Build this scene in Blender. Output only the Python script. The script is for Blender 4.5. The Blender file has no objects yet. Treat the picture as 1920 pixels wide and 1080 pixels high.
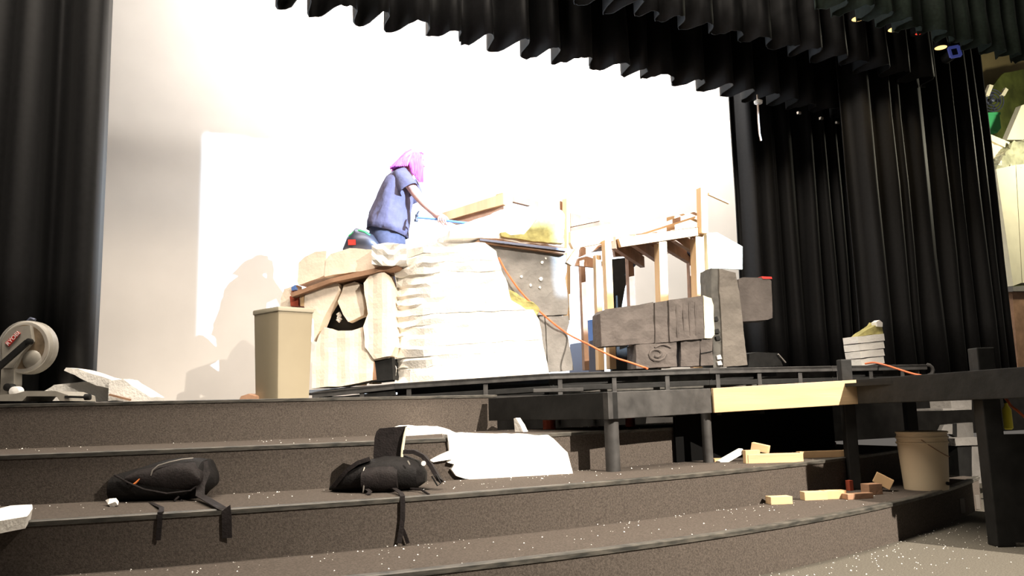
import bpy, bmesh, math, random
from mathutils import Vector, Matrix, noise

random.seed(7)
SC = bpy.context.scene
COL = SC.collection

# ------------------------------------------------------------------ camera
F = 1550.0
PITCH, ROLL, YAW = math.radians(8.26), math.radians(1.5), math.radians(28)
CAM = Vector((0, 0, 0.733))
fwd = Vector((math.sin(YAW) * math.cos(PITCH), math.cos(YAW) * math.cos(PITCH), math.sin(PITCH)))
_r0 = Vector((math.cos(YAW), -math.sin(YAW), 0))
_u0 = _r0.cross(fwd)
rgt = math.cos(ROLL) * _r0 - math.sin(ROLL) * _u0
upv = math.cos(ROLL) * _u0 + math.sin(ROLL) * _r0
cd = bpy.data.cameras.new('camera')
cam = bpy.data.objects.new('camera', cd)
COL.objects.link(cam)
m = Matrix.Identity(4)
for i in range(3):
    m[i][0], m[i][1], m[i][2], m[i][3] = rgt[i], upv[i], -fwd[i], CAM[i]
cam.matrix_world = m
cd.sensor_width = 36
cd.lens = F / 1920 * 36
cd.clip_start = 0.05
cd.clip_end = 200
SC.camera = cam

# ------------------------------------------------------------------ light and exposure
SC.view_settings.view_transform = 'Standard'
SC.view_settings.look = 'None'
SC.view_settings.exposure = 0.0
SC.view_settings.gamma = 1.0
SC.view_settings.use_curve_mapping = False
W = bpy.data.worlds.new('world')
SC.world = W
W.use_nodes = True
W.node_tree.nodes['Background'].inputs[0].default_value = (1.0, 0.90, 0.80, 1)
W.node_tree.nodes['Background'].inputs[1].default_value = 0.14


def lamp(name, kind, loc, target, energy, col, **kw):
    d = bpy.data.lights.new(name, kind)
    d.energy = energy
    d.color = col
    for k, v in kw.items():
        setattr(d, k, v)
    o = bpy.data.objects.new(name, d)
    COL.objects.link(o)
    o.location = loc
    if target is not None:
        o.rotation_euler = (Vector(target) - Vector(loc)).to_track_quat('-Z', 'Y').to_euler()
    return o


# warm front-of-house spotlight, right of the camera and high up
lamp('house_spotlight', 'SPOT', (5.6, -6.0, 7.2), (3.8, 3.55, 0.3), 18500, (1.0, 0.89, 0.76),
     spot_size=math.radians(38), spot_blend=0.95, shadow_soft_size=0.06)
# the video projector hung in the house: a rectangular beam given by its slopes from the lens
pj = lamp('video_projector_beam', 'POINT', (8.2, -6.0, 6.9), None, 56000, (0.56, 0.75, 1.0), shadow_soft_size=0.05)
pj.data.use_nodes = True
nt = pj.data.node_tree
em = nt.nodes['Emission']
geo = nt.nodes.new('ShaderNodeNewGeometry')
sep = nt.nodes.new('ShaderNodeSeparateXYZ')
nt.links.new(geo.outputs['Incoming'], sep.inputs[0])


def mnode(op, a, b, c=None):
    n = nt.nodes.new('ShaderNodeMath')
    n.operation = op
    for i, v in enumerate((a, b, c)):
        if v is None:
            continue
        if isinstance(v, (int, float)):
            n.inputs[i].default_value = v
        else:
            nt.links.new(v, n.inputs[i])
    return n.outputs[0]


def sstep(v, lo, hi):
    n = nt.nodes.new('ShaderNodeMapRange')
    n.interpolation_type = 'SMOOTHSTEP'
    nt.links.new(v, n.inputs[0])
    n.inputs[1].default_value = lo
    n.inputs[2].default_value = hi
    return n.outputs[0]


ayy = mnode('ABSOLUTE', sep.outputs[1], 0.0)
sgn = mnode('SIGN', sep.outputs[1], 0.0)
sx = mnode('DIVIDE', sep.outputs[0], sep.outputs[1])
sz = mnode('DIVIDE', sep.outputs[2], sep.outputs[1])
k = mnode('MULTIPLY', sstep(sx, -0.4355, -0.4325), sstep(sx, -0.050, -0.054))
low = mnode('MULTIPLY_ADD', sstep(sx, -0.336, -0.331), -0.052, -0.353)     # beam foot raised on the left, shaped to keep the grey wall unlit
rel = mnode('SUBTRACT', sz, low)
k = mnode('MULTIPLY', k, sstep(rel, -0.002, 0.002))
high = mnode('MULTIPLY_ADD', sstep(sx, -0.165, -0.155), -0.024, -0.179)  # top edge stepped down on the right to keep the green border unlit
rel2 = mnode('SUBTRACT', sz, high)
k = mnode('MULTIPLY', k, sstep(rel2, 0.002, -0.002))
nt.links.new(k, em.inputs['Strength'])

# strip of work lights over the upstage area, behind the borders
lamp('upstage_wash', 'AREA', (5.6, 8.1, 7.0), (5.4, 10.4, 3.6), 860, (1.0, 0.96, 0.92), shape='RECTANGLE', size=7.5, size_y=0.12)
# row of house lights in the ceiling over the steps
lamp('house_downlights', 'AREA', (1.0, 3.4, 7.4), (1.0, 3.4, 0), 1100, (1.0, 0.88, 0.74), shape='RECTANGLE', size=7.0, size_y=1.6)
# work light in the right wing
lamp('wing_work_light', 'POINT', (14.0, 6.0, 5.0), None, 330, (1.0, 0.93, 0.70), shadow_soft_size=0.2)


# ------------------------------------------------------------------ pixel -> place helpers
def ray(x, y):
    return fwd + (x - 960) / F * rgt - (y - 540) / F * upv


def aty(x, y, Y):
    d = ray(x, y)
    return CAM + d * (Y / d.y)


def atz(x, y, z):
    d = ray(x, y)
    return CAM + d * ((z - CAM.z) / d.z)


RR = Vector((math.cos(YAW), -math.sin(YAW), 0))   # horizontal, to the right in the picture
NN = Vector((math.sin(YAW), math.cos(YAW), 0))    # horizontal, away from the camera
ZZ = Vector((0, 0, 1))


def atd(x, y, d):
    v = ray(x, y)
    return CAM + v * (d / v.dot(NN))


def plan(x, Y):
    p = aty(x, 745, Y)
    return Vector((p.x, p.y, 0))


class Plane:
    """vertical plane through two plan points"""
    def __init__(s, a, b):
        s.a = Vector((a[0], a[1], 0))
        s.t = (Vector((b[0], b[1], 0)) - s.a).normalized()
        s.n = Vector((-s.t.y, s.t.x, 0))        # away from the camera
        if s.n.dot(NN) < 0:
            s.n = -s.n

    def at(s, x, y, off=0.0):
        d = ray(x, y)
        return CAM + d * ((s.a + s.n * off - CAM).dot(s.n) / d.dot(s.n))


def YP(Y):
    return Plane((0, Y), (1, Y))


def DP(d):
    p = NN * d
    return Plane(p, p + RR)


# ------------------------------------------------------------------ materials
def mat(name, col, rough=0.8, var=0.0, scale=20.0, bump=0.0, bscale=None, spec=0.3, metal=0.0, col2=None,
        stretch=None, alpha=1.0, trans=0.0, emit=None, estr=1.0, detail=4.0, sheen=0.0):
    mt = bpy.data.materials.new(name)
    mt.use_nodes = True
    t = mt.node_tree
    b = t.nodes['Principled BSDF']
    b.inputs['Roughness'].default_value = rough
    b.inputs['Specular IOR Level'].default_value = spec
    b.inputs['Metallic'].default_value = metal
    b.inputs['Base Color'].default_value = (*col, 1)
    b.inputs['Alpha'].default_value = alpha
    b.inputs['Transmission Weight'].default_value = trans
    b.inputs['Sheen Weight'].default_value = sheen
    if emit:
        b.inputs['Emission Color'].default_value = (*emit, 1)
        b.inputs['Emission Strength'].default_value = estr
    if var or bump or col2:
        tc = t.nodes.new('ShaderNodeTexCoord')
        mp = t.nodes.new('ShaderNodeMapping')
        t.links.new(tc.outputs['Object'], mp.inputs[0])
        if stretch:
            mp.inputs['Scale'].default_value = stretch
        nz = t.nodes.new('ShaderNodeTexNoise')
        nz.inputs['Scale'].default_value = scale
        nz.inputs['Detail'].default_value = detail
        t.links.new(mp.outputs[0], nz.inputs[0])
        rp = t.nodes.new('ShaderNodeValToRGB')
        t.links.new(nz.outputs[0], rp.inputs[0])
        c2 = col2 or tuple(min(1, c * (1 + var)) for c in col)
        c1 = col if col2 else tuple(c * (1 - var) for c in col)
        rp.color_ramp.elements[0].position = 0.32
        rp.color_ramp.elements[1].position = 0.68
        rp.color_ramp.elements[0].color = (*c1, 1)
        rp.color_ramp.elements[1].color = (*c2, 1)
        t.links.new(rp.outputs[0], b.inputs['Base Color'])
        if bump:
            n2 = t.nodes.new('ShaderNodeTexNoise')
            n2.inputs['Scale'].default_value = bscale or scale * 2
            n2.inputs['Detail'].default_value = 5
            t.links.new(mp.outputs[0], n2.inputs[0])
            bp = t.nodes.new('ShaderNodeBump')
            bp.inputs['Strength'].default_value = bump
            bp.inputs['Distance'].default_value = 0.02
            t.links.new(n2.outputs[0], bp.inputs['Height'])
            t.links.new(bp.outputs[0], b.inputs['Normal'])
    return mt


M = {}
M['carpet'] = mat('carpet', (0.061, 0.0510, 0.0435), 0.95, 0.42, 130, 0.35, 260, spec=0.1, col2=(0.110, 0.0930, 0.0795))
M['floor_carpet'] = mat('floor_carpet', (0.080, 0.073, 0.060), 0.95, 0.42, 130, 0.35, 260, spec=0.1, col2=(0.138, 0.127, 0.106))
M['nosing'] = mat('nosing', (0.028, 0.028, 0.025), 0.5, 0.5, 14, 0.1, spec=0.4, col2=(0.10, 0.092, 0.078), stretch=(1, 1, 4))
M['stage'] = mat('stage_paint', (0.03, 0.028, 0.026), 0.6, 0.3, 8)
M['wall'] = mat('wall_paint', (0.80, 0.74, 0.67), 0.9, 0.03, 2)
M['curtain'] = mat('curtain_cloth', (0.0055, 0.0055, 0.006), 0.58, 0.25, 30, spec=0.22, sheen=0.03)
M['green_curtain'] = mat('green_curtain_cloth', (0.012, 0.02, 0.014), 0.75, 0.25, 30, spec=0.25, sheen=0.04)
M['foam'] = mat('foam', (0.88, 0.85, 0.79), 0.9, 0.04, 12, 0.25, 60, spec=0.1)
M['foam_warm'] = mat('foam_warm_tint', (0.92, 0.80, 0.66), 0.9, 0.04, 9, 0.15, 45, spec=0.1)  # foam with the warm ambient light on the arch put into its colour
M['foam_olive'] = mat('foam_yellowed', (0.40, 0.36, 0.14), 0.8, 0.25, 14, 0.3, 40, spec=0.3)
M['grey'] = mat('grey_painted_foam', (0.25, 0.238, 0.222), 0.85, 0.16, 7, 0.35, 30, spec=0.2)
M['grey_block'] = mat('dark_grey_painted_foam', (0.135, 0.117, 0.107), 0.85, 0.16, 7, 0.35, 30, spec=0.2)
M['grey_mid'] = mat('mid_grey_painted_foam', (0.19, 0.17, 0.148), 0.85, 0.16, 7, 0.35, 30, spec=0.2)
M['wood'] = mat('pine', (0.66, 0.44, 0.24), 0.7, 0.14, 6, 0.1, 40, stretch=(1, 1, 0.15))
M['wood_h'] = mat('pine_board', (0.60, 0.43, 0.25), 0.7, 0.10, 9, 0.05, 40, stretch=(0.25, 0.25, 3))
M['wood_dark'] = mat('plywood_brown', (0.36, 0.21, 0.13), 0.75, 0.2, 8, 0.1, 40)
M['wood_red'] = mat('red_stained_wood', (0.42, 0.085, 0.045), 0.7, 0.15, 8)
M['black'] = mat('black_paint', (0.013, 0.013, 0.0125), 0.6, 0.3, 12, 0.1, spec=0.25)
M['black_scuffed'] = mat('black_paint_scuffed', (0.05, 0.048, 0.046), 0.6, 0.4, 10, 0.1, spec=0.4)
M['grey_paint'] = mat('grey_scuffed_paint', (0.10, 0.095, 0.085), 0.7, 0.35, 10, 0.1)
M['bag'] = mat('bag_nylon', (0.008, 0.007, 0.007), 0.7, 0.3, 40, 0.2, 120, spec=0.2)
M['bag2'] = mat('bag_panel', (0.015, 0.012, 0.012), 0.7, 0.3, 40, 0.2, 120, spec=0.2)
M['zip'] = mat('zip_metal', (0.45, 0.42, 0.38), 0.35, metal=0.7)
M['orange_tag'] = mat('orange_tag', (0.75, 0.22, 0.06), 0.6)
M['white'] = mat('white_plastic', (0.85, 0.84, 0.82), 0.5)
M['shade_black'] = mat('under_deck_shade', (0.004, 0.004, 0.004), 0.95, spec=0.05)  # near black, carries the shade under the deck
M['can'] = mat('bin_plastic', (0.38, 0.325, 0.225), 0.5, 0.03, 5)
M['can_rim'] = mat('bin_rim', (0.42, 0.38, 0.29), 0.5)
M['bucket'] = mat('bucket_plastic', (0.80, 0.66, 0.46), 0.5, 0.04, 5)
M['saw_grey'] = mat('saw_cast_grey', (0.30, 0.28, 0.24), 0.45, 0.1, 20, spec=0.5)
M['saw_blade'] = mat('saw_blade_steel', (0.20, 0.15, 0.10), 0.4, 0.35, 16, metal=0.15)
M['saw_guard'] = mat('saw_clear_guard', (0.75, 0.72, 0.66), 0.15, alpha=0.35, spec=0.5)
M['red'] = mat('red_badge', (0.62, 0.05, 0.04), 0.5)
M['cord'] = mat('orange_cord', (0.90, 0.22, 0.09), 0.5)
M['skin'] = mat('skin', (0.74, 0.42, 0.35), 0.6, 0.05, 10)
M['shirt'] = mat('grey_shirt', (0.125, 0.115, 0.185), 0.9, 0.12, 14, 0.3, 20)
M['jeans'] = mat('jeans', (0.075, 0.08, 0.13), 0.9, 0.15, 30)
M['hair'] = mat('magenta_hair', (0.66, 0.14, 0.56), 0.5, 0.3, 12, stretch=(6, 6, 0.6))
M['blue'] = mat('blue_handle', (0.10, 0.20, 0.50), 0.5)
M['steel'] = mat('dark_steel', (0.09, 0.10, 0.14), 0.4, metal=0.6)
M['green_wall'] = mat('green_backdrop', (0.10, 0.12, 0.025), 0.85, 0.4, 3)
M['beige_wall'] = mat('beige_wall', (0.34, 0.27, 0.13), 0.85, 0.15, 2)
M['green_plastic'] = mat('green_plastic', (0.06, 0.42, 0.16), 0.5)
M['foil'] = mat('crumpled_plastic', (0.42, 0.42, 0.28), 0.3, 0.4, 5, 0.8, 6, spec=0.6)
M['cream'] = mat('cream_panel', (0.85, 0.80, 0.60), 0.8, 0.04, 5)
M['yellow'] = mat('yellow_plastic', (0.60, 0.55, 0.05), 0.5)
M['plate'] = mat('outlet_plate', (0.10, 0.09, 0.08), 0.5)
M['lens_warm'] = mat('lamp_lens_warm', (0.9, 0.6, 0.2), 0.3, emit=(1.0, 0.62, 0.22), estr=2.0)
M['lens_red'] = mat('lamp_lens_red', (0.7, 0.05, 0.03), 0.3, emit=(1.0, 0.06, 0.03), estr=0.9)
M['gel_blue'] = mat('blue_gel_frame', (0.06, 0.07, 0.22), 0.4, emit=(0.10, 0.13, 0.5), estr=0.25)
M['rope'] = mat('pale_tie_line', (0.55, 0.45, 0.38), 0.8)
M['shoe'] = mat('shoe', (0.05, 0.05, 0.06), 0.6)
M['eye'] = mat('eye_dark', (0.02, 0.015, 0.015), 0.3)
M['lip'] = mat('lip', (0.6, 0.25, 0.24), 0.5)


# ------------------------------------------------------------------ object helpers
def obj(name, verts, faces, mt, parent=None, smooth=False, bevel=0.0):
    me = bpy.data.meshes.new(name)
    me.from_pydata([tuple(v) for v in verts], [], faces)
    bm = bmesh.new()
    bm.from_mesh(me)
    bmesh.ops.recalc_face_normals(bm, faces=bm.faces)
    if bevel:
        bmesh.ops.bevel(bm, geom=list(bm.edges), offset=bevel, segments=2, profile=0.6, affect='EDGES', clamp_overlap=True)
    bm.to_mesh(me)
    bm.free()
    return wrap(name, me, mt, parent, smooth)


def wrap(name, me, mt, parent=None, smooth=False):
    me.materials.append(M[mt] if isinstance(mt, str) else mt)
    if smooth:
        for p in me.polygons:
            p.use_smooth = True
        if smooth != 'all':
            try:
                me.set_sharp_from_angle(angle=math.radians(40))
            except Exception:
                pass
    o = bpy.data.objects.new(name, me)
    COL.objects.link(o)
    if parent is not None:
        o.parent = parent
        o.matrix_parent_inverse = Matrix.Translation(-Vector(parent.location))
    return o


def tag(o, label, cat, group=None):
    o['label'] = label
    o['category'] = cat
    if group:
        o['group'] = group
    return o


def struct(o, label=None):
    o['kind'] = 'structure'
    if label:
        o['label'] = label
    return o


def thing(name, loc, label, cat, group=None):
    o = bpy.data.objects.new(name, None)
    o.empty_display_size = 0.1
    o.location = loc
    COL.objects.link(o)
    return tag(o, label, cat, group)


BOXF = [(0, 1, 3, 2), (4, 6, 7, 5), (0, 4, 5, 1), (2, 3, 7, 6), (0, 2, 6, 4), (1, 5, 7, 3)]


def frame_box(name, o, ax, ay, az, mt, parent=None, bevel=0.0):
    """box with corner o and edge vectors ax, ay, az"""
    v = [o + ax * i + ay * j + az * k_ for i in (0, 1) for j in (0, 1) for k_ in (0, 1)]
    return obj(name, v, BOXF, mt, parent, bevel=bevel)


def cbox(name, c, sx_, sy_, sz_, mt, parent=None, rot=0.0, tilt=0.0, bevel=0.0, pitch=0.0):
    """box centred on c; rot about z, then tilts"""
    R_ = Matrix.Rotation(rot, 3, 'Z') @ Matrix.Rotation(tilt, 3, 'Y') @ Matrix.Rotation(pitch, 3, 'X')
    ax, ay, az = R_ @ Vector((sx_, 0, 0)), R_ @ Vector((0, sy_, 0)), R_ @ Vector((0, 0, sz_))
    return frame_box(name, Vector(c) - (ax + ay + az) / 2, ax, ay, az, mt, parent, bevel)


def beam(name, a, b, w, h, mt, parent=None, up=ZZ, bevel=0.0):
    """square timber from a to b"""
    a, b = Vector(a), Vector(b)
    d = (b - a)
    s = d.cross(up)
    if s.length < 1e-6:
        s = d.cross(RR)
    s.normalize()
    u_ = s.cross(d).normalized()
    return frame_box(name, a - s * w / 2 - u_ * h / 2, d, s * w, u_ * h, mt, parent, bevel)


def post(name, x0, y0, x1, y1, pl, wpx, mt, parent=None, depth=None, off=0.0):
    """timber seen from pixel (x0,y0) to (x1,y1) on a plane, wpx wide"""
    a, b = pl.at(x0, y0, off), pl.at(x1, y1, off)
    dd = (a - CAM).dot(NN)
    w = wpx * dd / F
    dp = depth or w
    d = (b - a)
    s = pl.n.cross(d).normalized()
    return frame_box(name, a - s * w / 2, d, s * w, pl.n * dp, mt, parent, 0.004)


def tube(name, pts, rad, mt, parent=None, seg=8, closed=False, smooth=True):
    pts = [Vector(p) for p in pts]
    n = len(pts)
    rads = rad if isinstance(rad, (list, tuple)) else [rad] * n
    verts, faces = [], []
    prev = None
    for i, p in enumerate(pts):
        if closed:
            t = pts[(i + 1) % n] - pts[i - 1]
        else:
            t = pts[min(i + 1, n - 1)] - pts[max(i - 1, 0)]
        t.normalize()
        if prev is None:
            ref = ZZ if abs(t.z) < 0.9 else Vector((1, 0, 0))
            s = t.cross(ref).normalized()
        else:
            s = (prev - t * prev.dot(t)).normalized()
        prev = s
        u_ = t.cross(s)
        for j in range(seg):
            a = 2 * math.pi * j / seg
            verts.append(p + (s * math.cos(a) + u_ * math.sin(a)) * rads[i])
    for i in range(n if closed else n - 1):
        for j in range(seg):
            a, b = i * seg + j, i * seg + (j + 1) % seg
            c, d = ((i + 1) % n) * seg + (j + 1) % seg, ((i + 1) % n) * seg + j
            faces.append((a, b, c, d))
    if not closed:
        faces.append(tuple(range(seg))[::-1])
        faces.append(tuple(range((n - 1) * seg, n * seg)))
    return obj(name, verts, faces, mt, parent, smooth)


def ribbon(name, pts, wdir, w, mt, parent=None, t=0.003):
    pts = [Vector(p) for p in pts]
    verts, faces = [], []
    n = len(pts)
    for i, p in enumerate(pts):
        tg = (pts[min(i + 1, n - 1)] - pts[max(i - 1, 0)]).normalized()
        wd = Vector(wdir[i] if isinstance(wdir, list) else wdir)
        wd = (wd - tg * wd.dot(tg)).normalized()
        nn = tg.cross(wd)
        for sx_, sn in ((-1, -1), (1, -1), (1, 1), (-1, 1)):
            verts.append(p + wd * sx_ * w / 2 + nn * sn * t / 2)
    for i in range(n - 1):
        for j in range(4):
            a, b = i * 4 + j, i * 4 + (j + 1) % 4
            faces.append((a, b, b + 4, a + 4))
    faces += [(3, 2, 1, 0), tuple(range(4 * n - 4, 4 * n))]
    return obj(name, verts, faces, mt, parent, True)


def loft(name, rings, mt, parent=None, smooth=True, cap=True):
    n = len(rings[0])
    verts = [p for r_ in rings for p in r_]
    faces = []
    for i in range(len(rings) - 1):
        for j in range(n):
            faces.append((i * n + j, i * n + (j + 1) % n, (i + 1) * n + (j + 1) % n, (i + 1) * n + j))
    if cap:
        faces.append(tuple(range(n))[::-1])
        faces.append(tuple(range((len(rings) - 1) * n, len(rings) * n)))
    return obj(name, verts, faces, mt, parent, smooth)


def ell_ring(c, a, b, ra, rb, n=16, p=2.0):
    out = []
    for j in range(n):
        t = 2 * math.pi * j / n
        ct, st = math.cos(t), math.sin(t)
        out.append(Vector(c) + a * ra * math.copysign(abs(ct) ** (2 / p), ct) + b * rb * math.copysign(abs(st) ** (2 / p), st))
    return out


def slab(name, pts, pl, th, mt, parent=None, rough=0.0, cell=0.06, off=0.0, fn=None, seed=0, smooth=False, rim=0.0):
    """solid block whose face on plane pl covers the pixel outline pts, th thick away from us;
    with rough > 0 the surface is cut into a grid and made uneven"""
    front = [pl.at(x, y, off) for x, y in pts]
    n = len(front)
    bm = bmesh.new()
    fv = [bm.verts.new(p) for p in front]
    bv = [bm.verts.new(p + pl.n * th) for p in front]
    bm.faces.new(fv)
    bm.faces.new(bv[::-1])
    for i in range(n):
        bm.faces.new((fv[i], bv[i], bv[(i + 1) % n], fv[(i + 1) % n]))
    if rough or fn:
        cs = [(p - front[0]).dot(pl.t) for p in front]
        zs = [p.z for p in front]
        for lo, hi, no, org in ((min(cs), max(cs), pl.t, front[0]), (min(zs), max(zs), ZZ, Vector((0, 0, 0)))):
            k_ = lo + cell
            while k_ < hi - cell * 0.3:
                bmesh.ops.bisect_plane(bm, geom=bm.verts[:] + bm.edges[:] + bm.faces[:], plane_co=org + no * k_, plane_no=no, dist=1e-5)
                k_ += cell
        if th > cell * 1.6:
            kk = int(th / cell)
            for q in range(1, kk + 1):
                bmesh.ops.bisect_plane(bm, geom=bm.verts[:] + bm.edges[:] + bm.faces[:], plane_co=front[0] + pl.n * (q * th / (kk + 1)), plane_no=pl.n, dist=1e-5)
        sh = Vector((seed * 3.1, seed * 1.7, seed * 0.9))
        for v in bm.verts:
            d0 = (v.co - front[0]).dot(pl.n)
            p = v.co.copy()
            dv = Vector((noise.noise(p * 7 + sh), noise.noise(p * 7 + sh + Vector((9, 4, 1))), noise.noise(p * 7 + sh + Vector((3, 8, 5))))) * rough
            dv += Vector((noise.noise(p * 19 + sh), noise.noise(p * 19 + sh + Vector((5, 2, 7))), noise.noise(p * 19 + sh + Vector((1, 9, 2))))) * rough * 0.4
            if fn and d0 < th * 0.3:
                dv += pl.n * fn((v.co - front[0]).dot(pl.t), v.co.z)
            v.co += dv
        bmesh.ops.triangulate(bm, faces=[f for f in bm.faces if len(f.verts) > 4])
    bmesh.ops.recalc_face_normals(bm, faces=bm.faces)
    me = bpy.data.meshes.new(name)
    bm.to_mesh(me)
    bm.free()
    return wrap(name, me, mt, parent, smooth)


def lathe(name, c, prof, mt, parent=None, seg=24, axis=ZZ, close=True):
    """profile of (radius, height) along axis from c"""
    axis = Vector(axis).normalized()
    a = axis.cross(Vector((1, 0, 0)) if abs(axis.x) < 0.9 else ZZ).normalized()
    b = axis.cross(a)
    rings = [ell_ring(Vector(c) + axis * h, a, b, max(r_, 1e-4), max(r_, 1e-4), seg) for r_, h in prof]
    return loft(name, rings, mt, parent, True, close)


# ------------------------------------------------------------------ the setting: floor, steps, stage, walls
ZT = [0.821, 0.589, 0.382, 0.195, 0.0]
YS = [4.922, 3.92, 3.259, 2.702]
CC = [0.055, 0.060, 0.053, 0.062]
X0 = 1.672


def edge(k_, x):
    return YS[k_] + CC[k_] * (x - X0) ** 2


def strip(name, xs, prof, mt, parent=None):
    """prof(x) -> list of (y, z) cross-section points"""
    rings = [[Vector((x, y, z)) for y, z in prof(x)] for x in xs]
    return loft(name, rings, mt, parent, False)


xs = [-3.6 + 0.2 * i for i in range(46)]      # -3.6 .. 5.4
floor = struct(obj('floor', [(-9, -9, 0), (14, -9, 0), (14, 6.5, 0), (-9, 6.5, 0)], [(0, 1, 2, 3)], 'floor_carpet'))
for k_ in (3, 2, 1):
    nm = 'step_%d' % (4 - k_)
    s = struct(strip(nm, xs, lambda x, k_=k_: [(edge(k_, x), 0), (edge(k_, x), ZT[k_]), (edge(k_ - 1, x) + 0.02, ZT[k_]), (edge(k_ - 1, x) + 0.02, 0)], 'carpet'),
               'brown carpeted step with a worn dark nosing')
    strip('nosing', xs, lambda x, k_=k_: [(edge(k_, x) - 0.008, ZT[k_] - 0.015), (edge(k_, x) - 0.010, ZT[k_] + 0.001), (edge(k_, x) - 0.004, ZT[k_] + 0.005), (edge(k_, x) + 0.035, ZT[k_] + 0.004), (edge(k_, x) + 0.035, ZT[k_] - 0.01), (edge(k_, x) + 0.004, ZT[k_] - 0.015)], 'nosing', s)
# stage: carpeted front, black boards on top
xst = [-5 + 0.25 * i for i in range(31)]       # -5 .. 2.5
stg = struct(strip('stage_front', xst, lambda x: [(edge(0, x), 0), (edge(0, x), ZT[0] - 0.002), (edge(0, x) + 0.3, ZT[0] - 0.002), (edge(0, x) + 0.3, 0)], 'carpet'), 'carpeted riser at the front edge of the stage')
strip('nosing', xst, lambda x: [(edge(0, x) - 0.008, ZT[0] - 0.015), (edge(0, x) - 0.01, ZT[0]), (edge(0, x) + 0.03, ZT[0] + 0.003), (edge(0, x) + 0.03, ZT[0] - 0.01)], 'nosing', stg)
xall = [-5 + 0.5 * i for i in range(41)]
struct(strip('stage_floor', xall, lambda x: [(edge(0, min(x, 6)) + 0.28, 0.3), (edge(0, min(x, 6)) + 0.28, ZT[0]), (11.2, ZT[0]), (11.2, 0.3)], 'stage'), 'black painted stage floor')
struct(obj('wall_back', [(-5, 10, 0.6), (19, 10, 0.6), (19, 10, 8.6), (-5, 10, 8.6), (-5, 10.2, 0.6), (19, 10.2, 0.6), (19, 10.2, 8.6), (-5, 10.2, 8.6)],
           [(0, 1, 2, 3), (7, 6, 5, 4), (0, 4, 5, 1), (3, 2, 6, 7), (0, 3, 7, 4), (1, 5, 6, 2)], 'wall'), 'pale back wall of the stage with the projection on it')
struct(obj('ceiling', [(-5, 3.0, 8.6), (19, 3.0, 8.6), (19, 10.2, 8.6), (-5, 10.2, 8.6)], [(0, 3, 2, 1)], 'black'))
# outlet plates on the riser of the lowest step
for x, y in ((1823, 950), (1872, 945)):
    p = aty(x, y, 3.12)
    yy = edge(3, p.x)
    p = aty(x, y, yy)
    pl_ = cbox('outlet_plate', (p.x, edge(3, p.x) - 0.006, p.z), 0.045, 0.012, 0.09, 'plate', bpy.data.objects['step_1'], bevel=0.003)


# ------------------------------------------------------------------ curtains
def curtain(name, xa, xb, Y, z0, z1, mt, label, lam=0.3, amp=0.1, seed=1, cat='curtain', hem=0.0, flare=0.0, sharp=2.2, rows=7):
    rnd = random.Random(seed)
    step = lam / 14
    n = int((xb - xa) / step)
    ph, cols = 0.0, []
    x = xa
    rate = 1.0
    for i in range(n + 1):
        if i % 14 == 0:
            rate = rnd.uniform(0.7, 1.45)
            aa = amp * rnd.uniform(0.55, 1.2)
        ph += 2 * math.pi / 14 * rate
        w = math.sin(ph)
        w = math.copysign(abs(w) ** (1 / sharp), w)
        cols.append((xa + i * step, Y + aa * w + amp * 0.5 * noise.noise(Vector((i * 0.11, seed, 0))), rnd.uniform(-1, 1) * hem))
    verts, faces = [], []
    for r_ in range(rows + 1):
        f_ = r_ / rows
        for i, (cx, cy, dz) in enumerate(cols):
            cxx = cx + 0.02 * noise.noise(Vector((cx * 3, f_ * 2, seed)))
            dep = cy + 0.03 * noise.noise(Vector((cx * 2.5, f_ * 3, seed + 5)))
            verts.append((cxx + flare * (1 - f_) * (i / n - 0.5), Y + (dep - Y) * (1 + 0.25 * (1 - f_)), z0 + (z1 - z0) * f_ + (dz if r_ == 0 else 0)))
    w_ = n + 1
    for r_ in range(rows):
        for i in range(n):
            faces.append((r_ * w_ + i, r_ * w_ + i + 1, (r_ + 1) * w_ + i + 1, (r_ + 1) * w_ + i))
    o = obj(name, verts, faces, mt, None, 'all')
    md = o.modifiers.new('thick', 'SOLIDIFY')
    md.thickness = 0.012
    return tag(o, label, cat)


curtain('leg_curtain', -3.6, 0.13, 6.2, 0.83, 7.0, 'curtain', 'tall black pleated leg curtain at the left, behind the mitre saw', lam=0.42, amp=0.12, seed=3)
curtain('leg_curtain', 7.66, 10.2, 7.95, 0.83, 7.0, 'curtain', 'black pleated leg curtain right beside the bright projection', lam=0.3, amp=0.10, seed=5)
curtain('leg_curtain', 8.5, 11.35, 6.87, 0.83, 7.0, 'curtain', 'nearer black leg curtain bordering the green wing at the far right', lam=0.34, amp=0.10, seed=8)
curtain('border_curtain', -0.5, 12.0, 7.4, 4.57, 7.6, 'curtain', 'long black border curtain with a jagged lower hem above the projection', lam=0.40, amp=0.15, seed=11, hem=0.012)
curtain('border_curtain', 3.9, 9.95, 6.6, 4.84, 7.6, 'curtain', 'black border curtain under the stage lamps at upper right', lam=0.38, amp=0.13, seed=14, hem=0.012)
curtain('border_curtain', 6.5, 15.5, 5.4, 4.68, 7.6, 'green_curtain', 'dark green border curtain in the upper right corner', lam=0.32, amp=0.10, seed=17, hem=0.02)

# ------------------------------------------------------------------ black platform the set stands on
QP = [(585, 736, 7.3), (740, 719, 6.85), (1030, 700, 6.1), (1330, 690, 5.62), (1560, 686, 5.3), (1738, 683, 5.05)]
qp = [aty(*q) for q in QP]
PZ = qp[2].z - 0.03
plat = thing('stage_platform', (qp[2].x, qp[2].y, ZT[0]), 'black platform with a braced edge carrying the foam scenery', 'platform')
back = [Vector((1.9, 8.9, 0)), Vector((9.2, 8.9, 0))]
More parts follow.
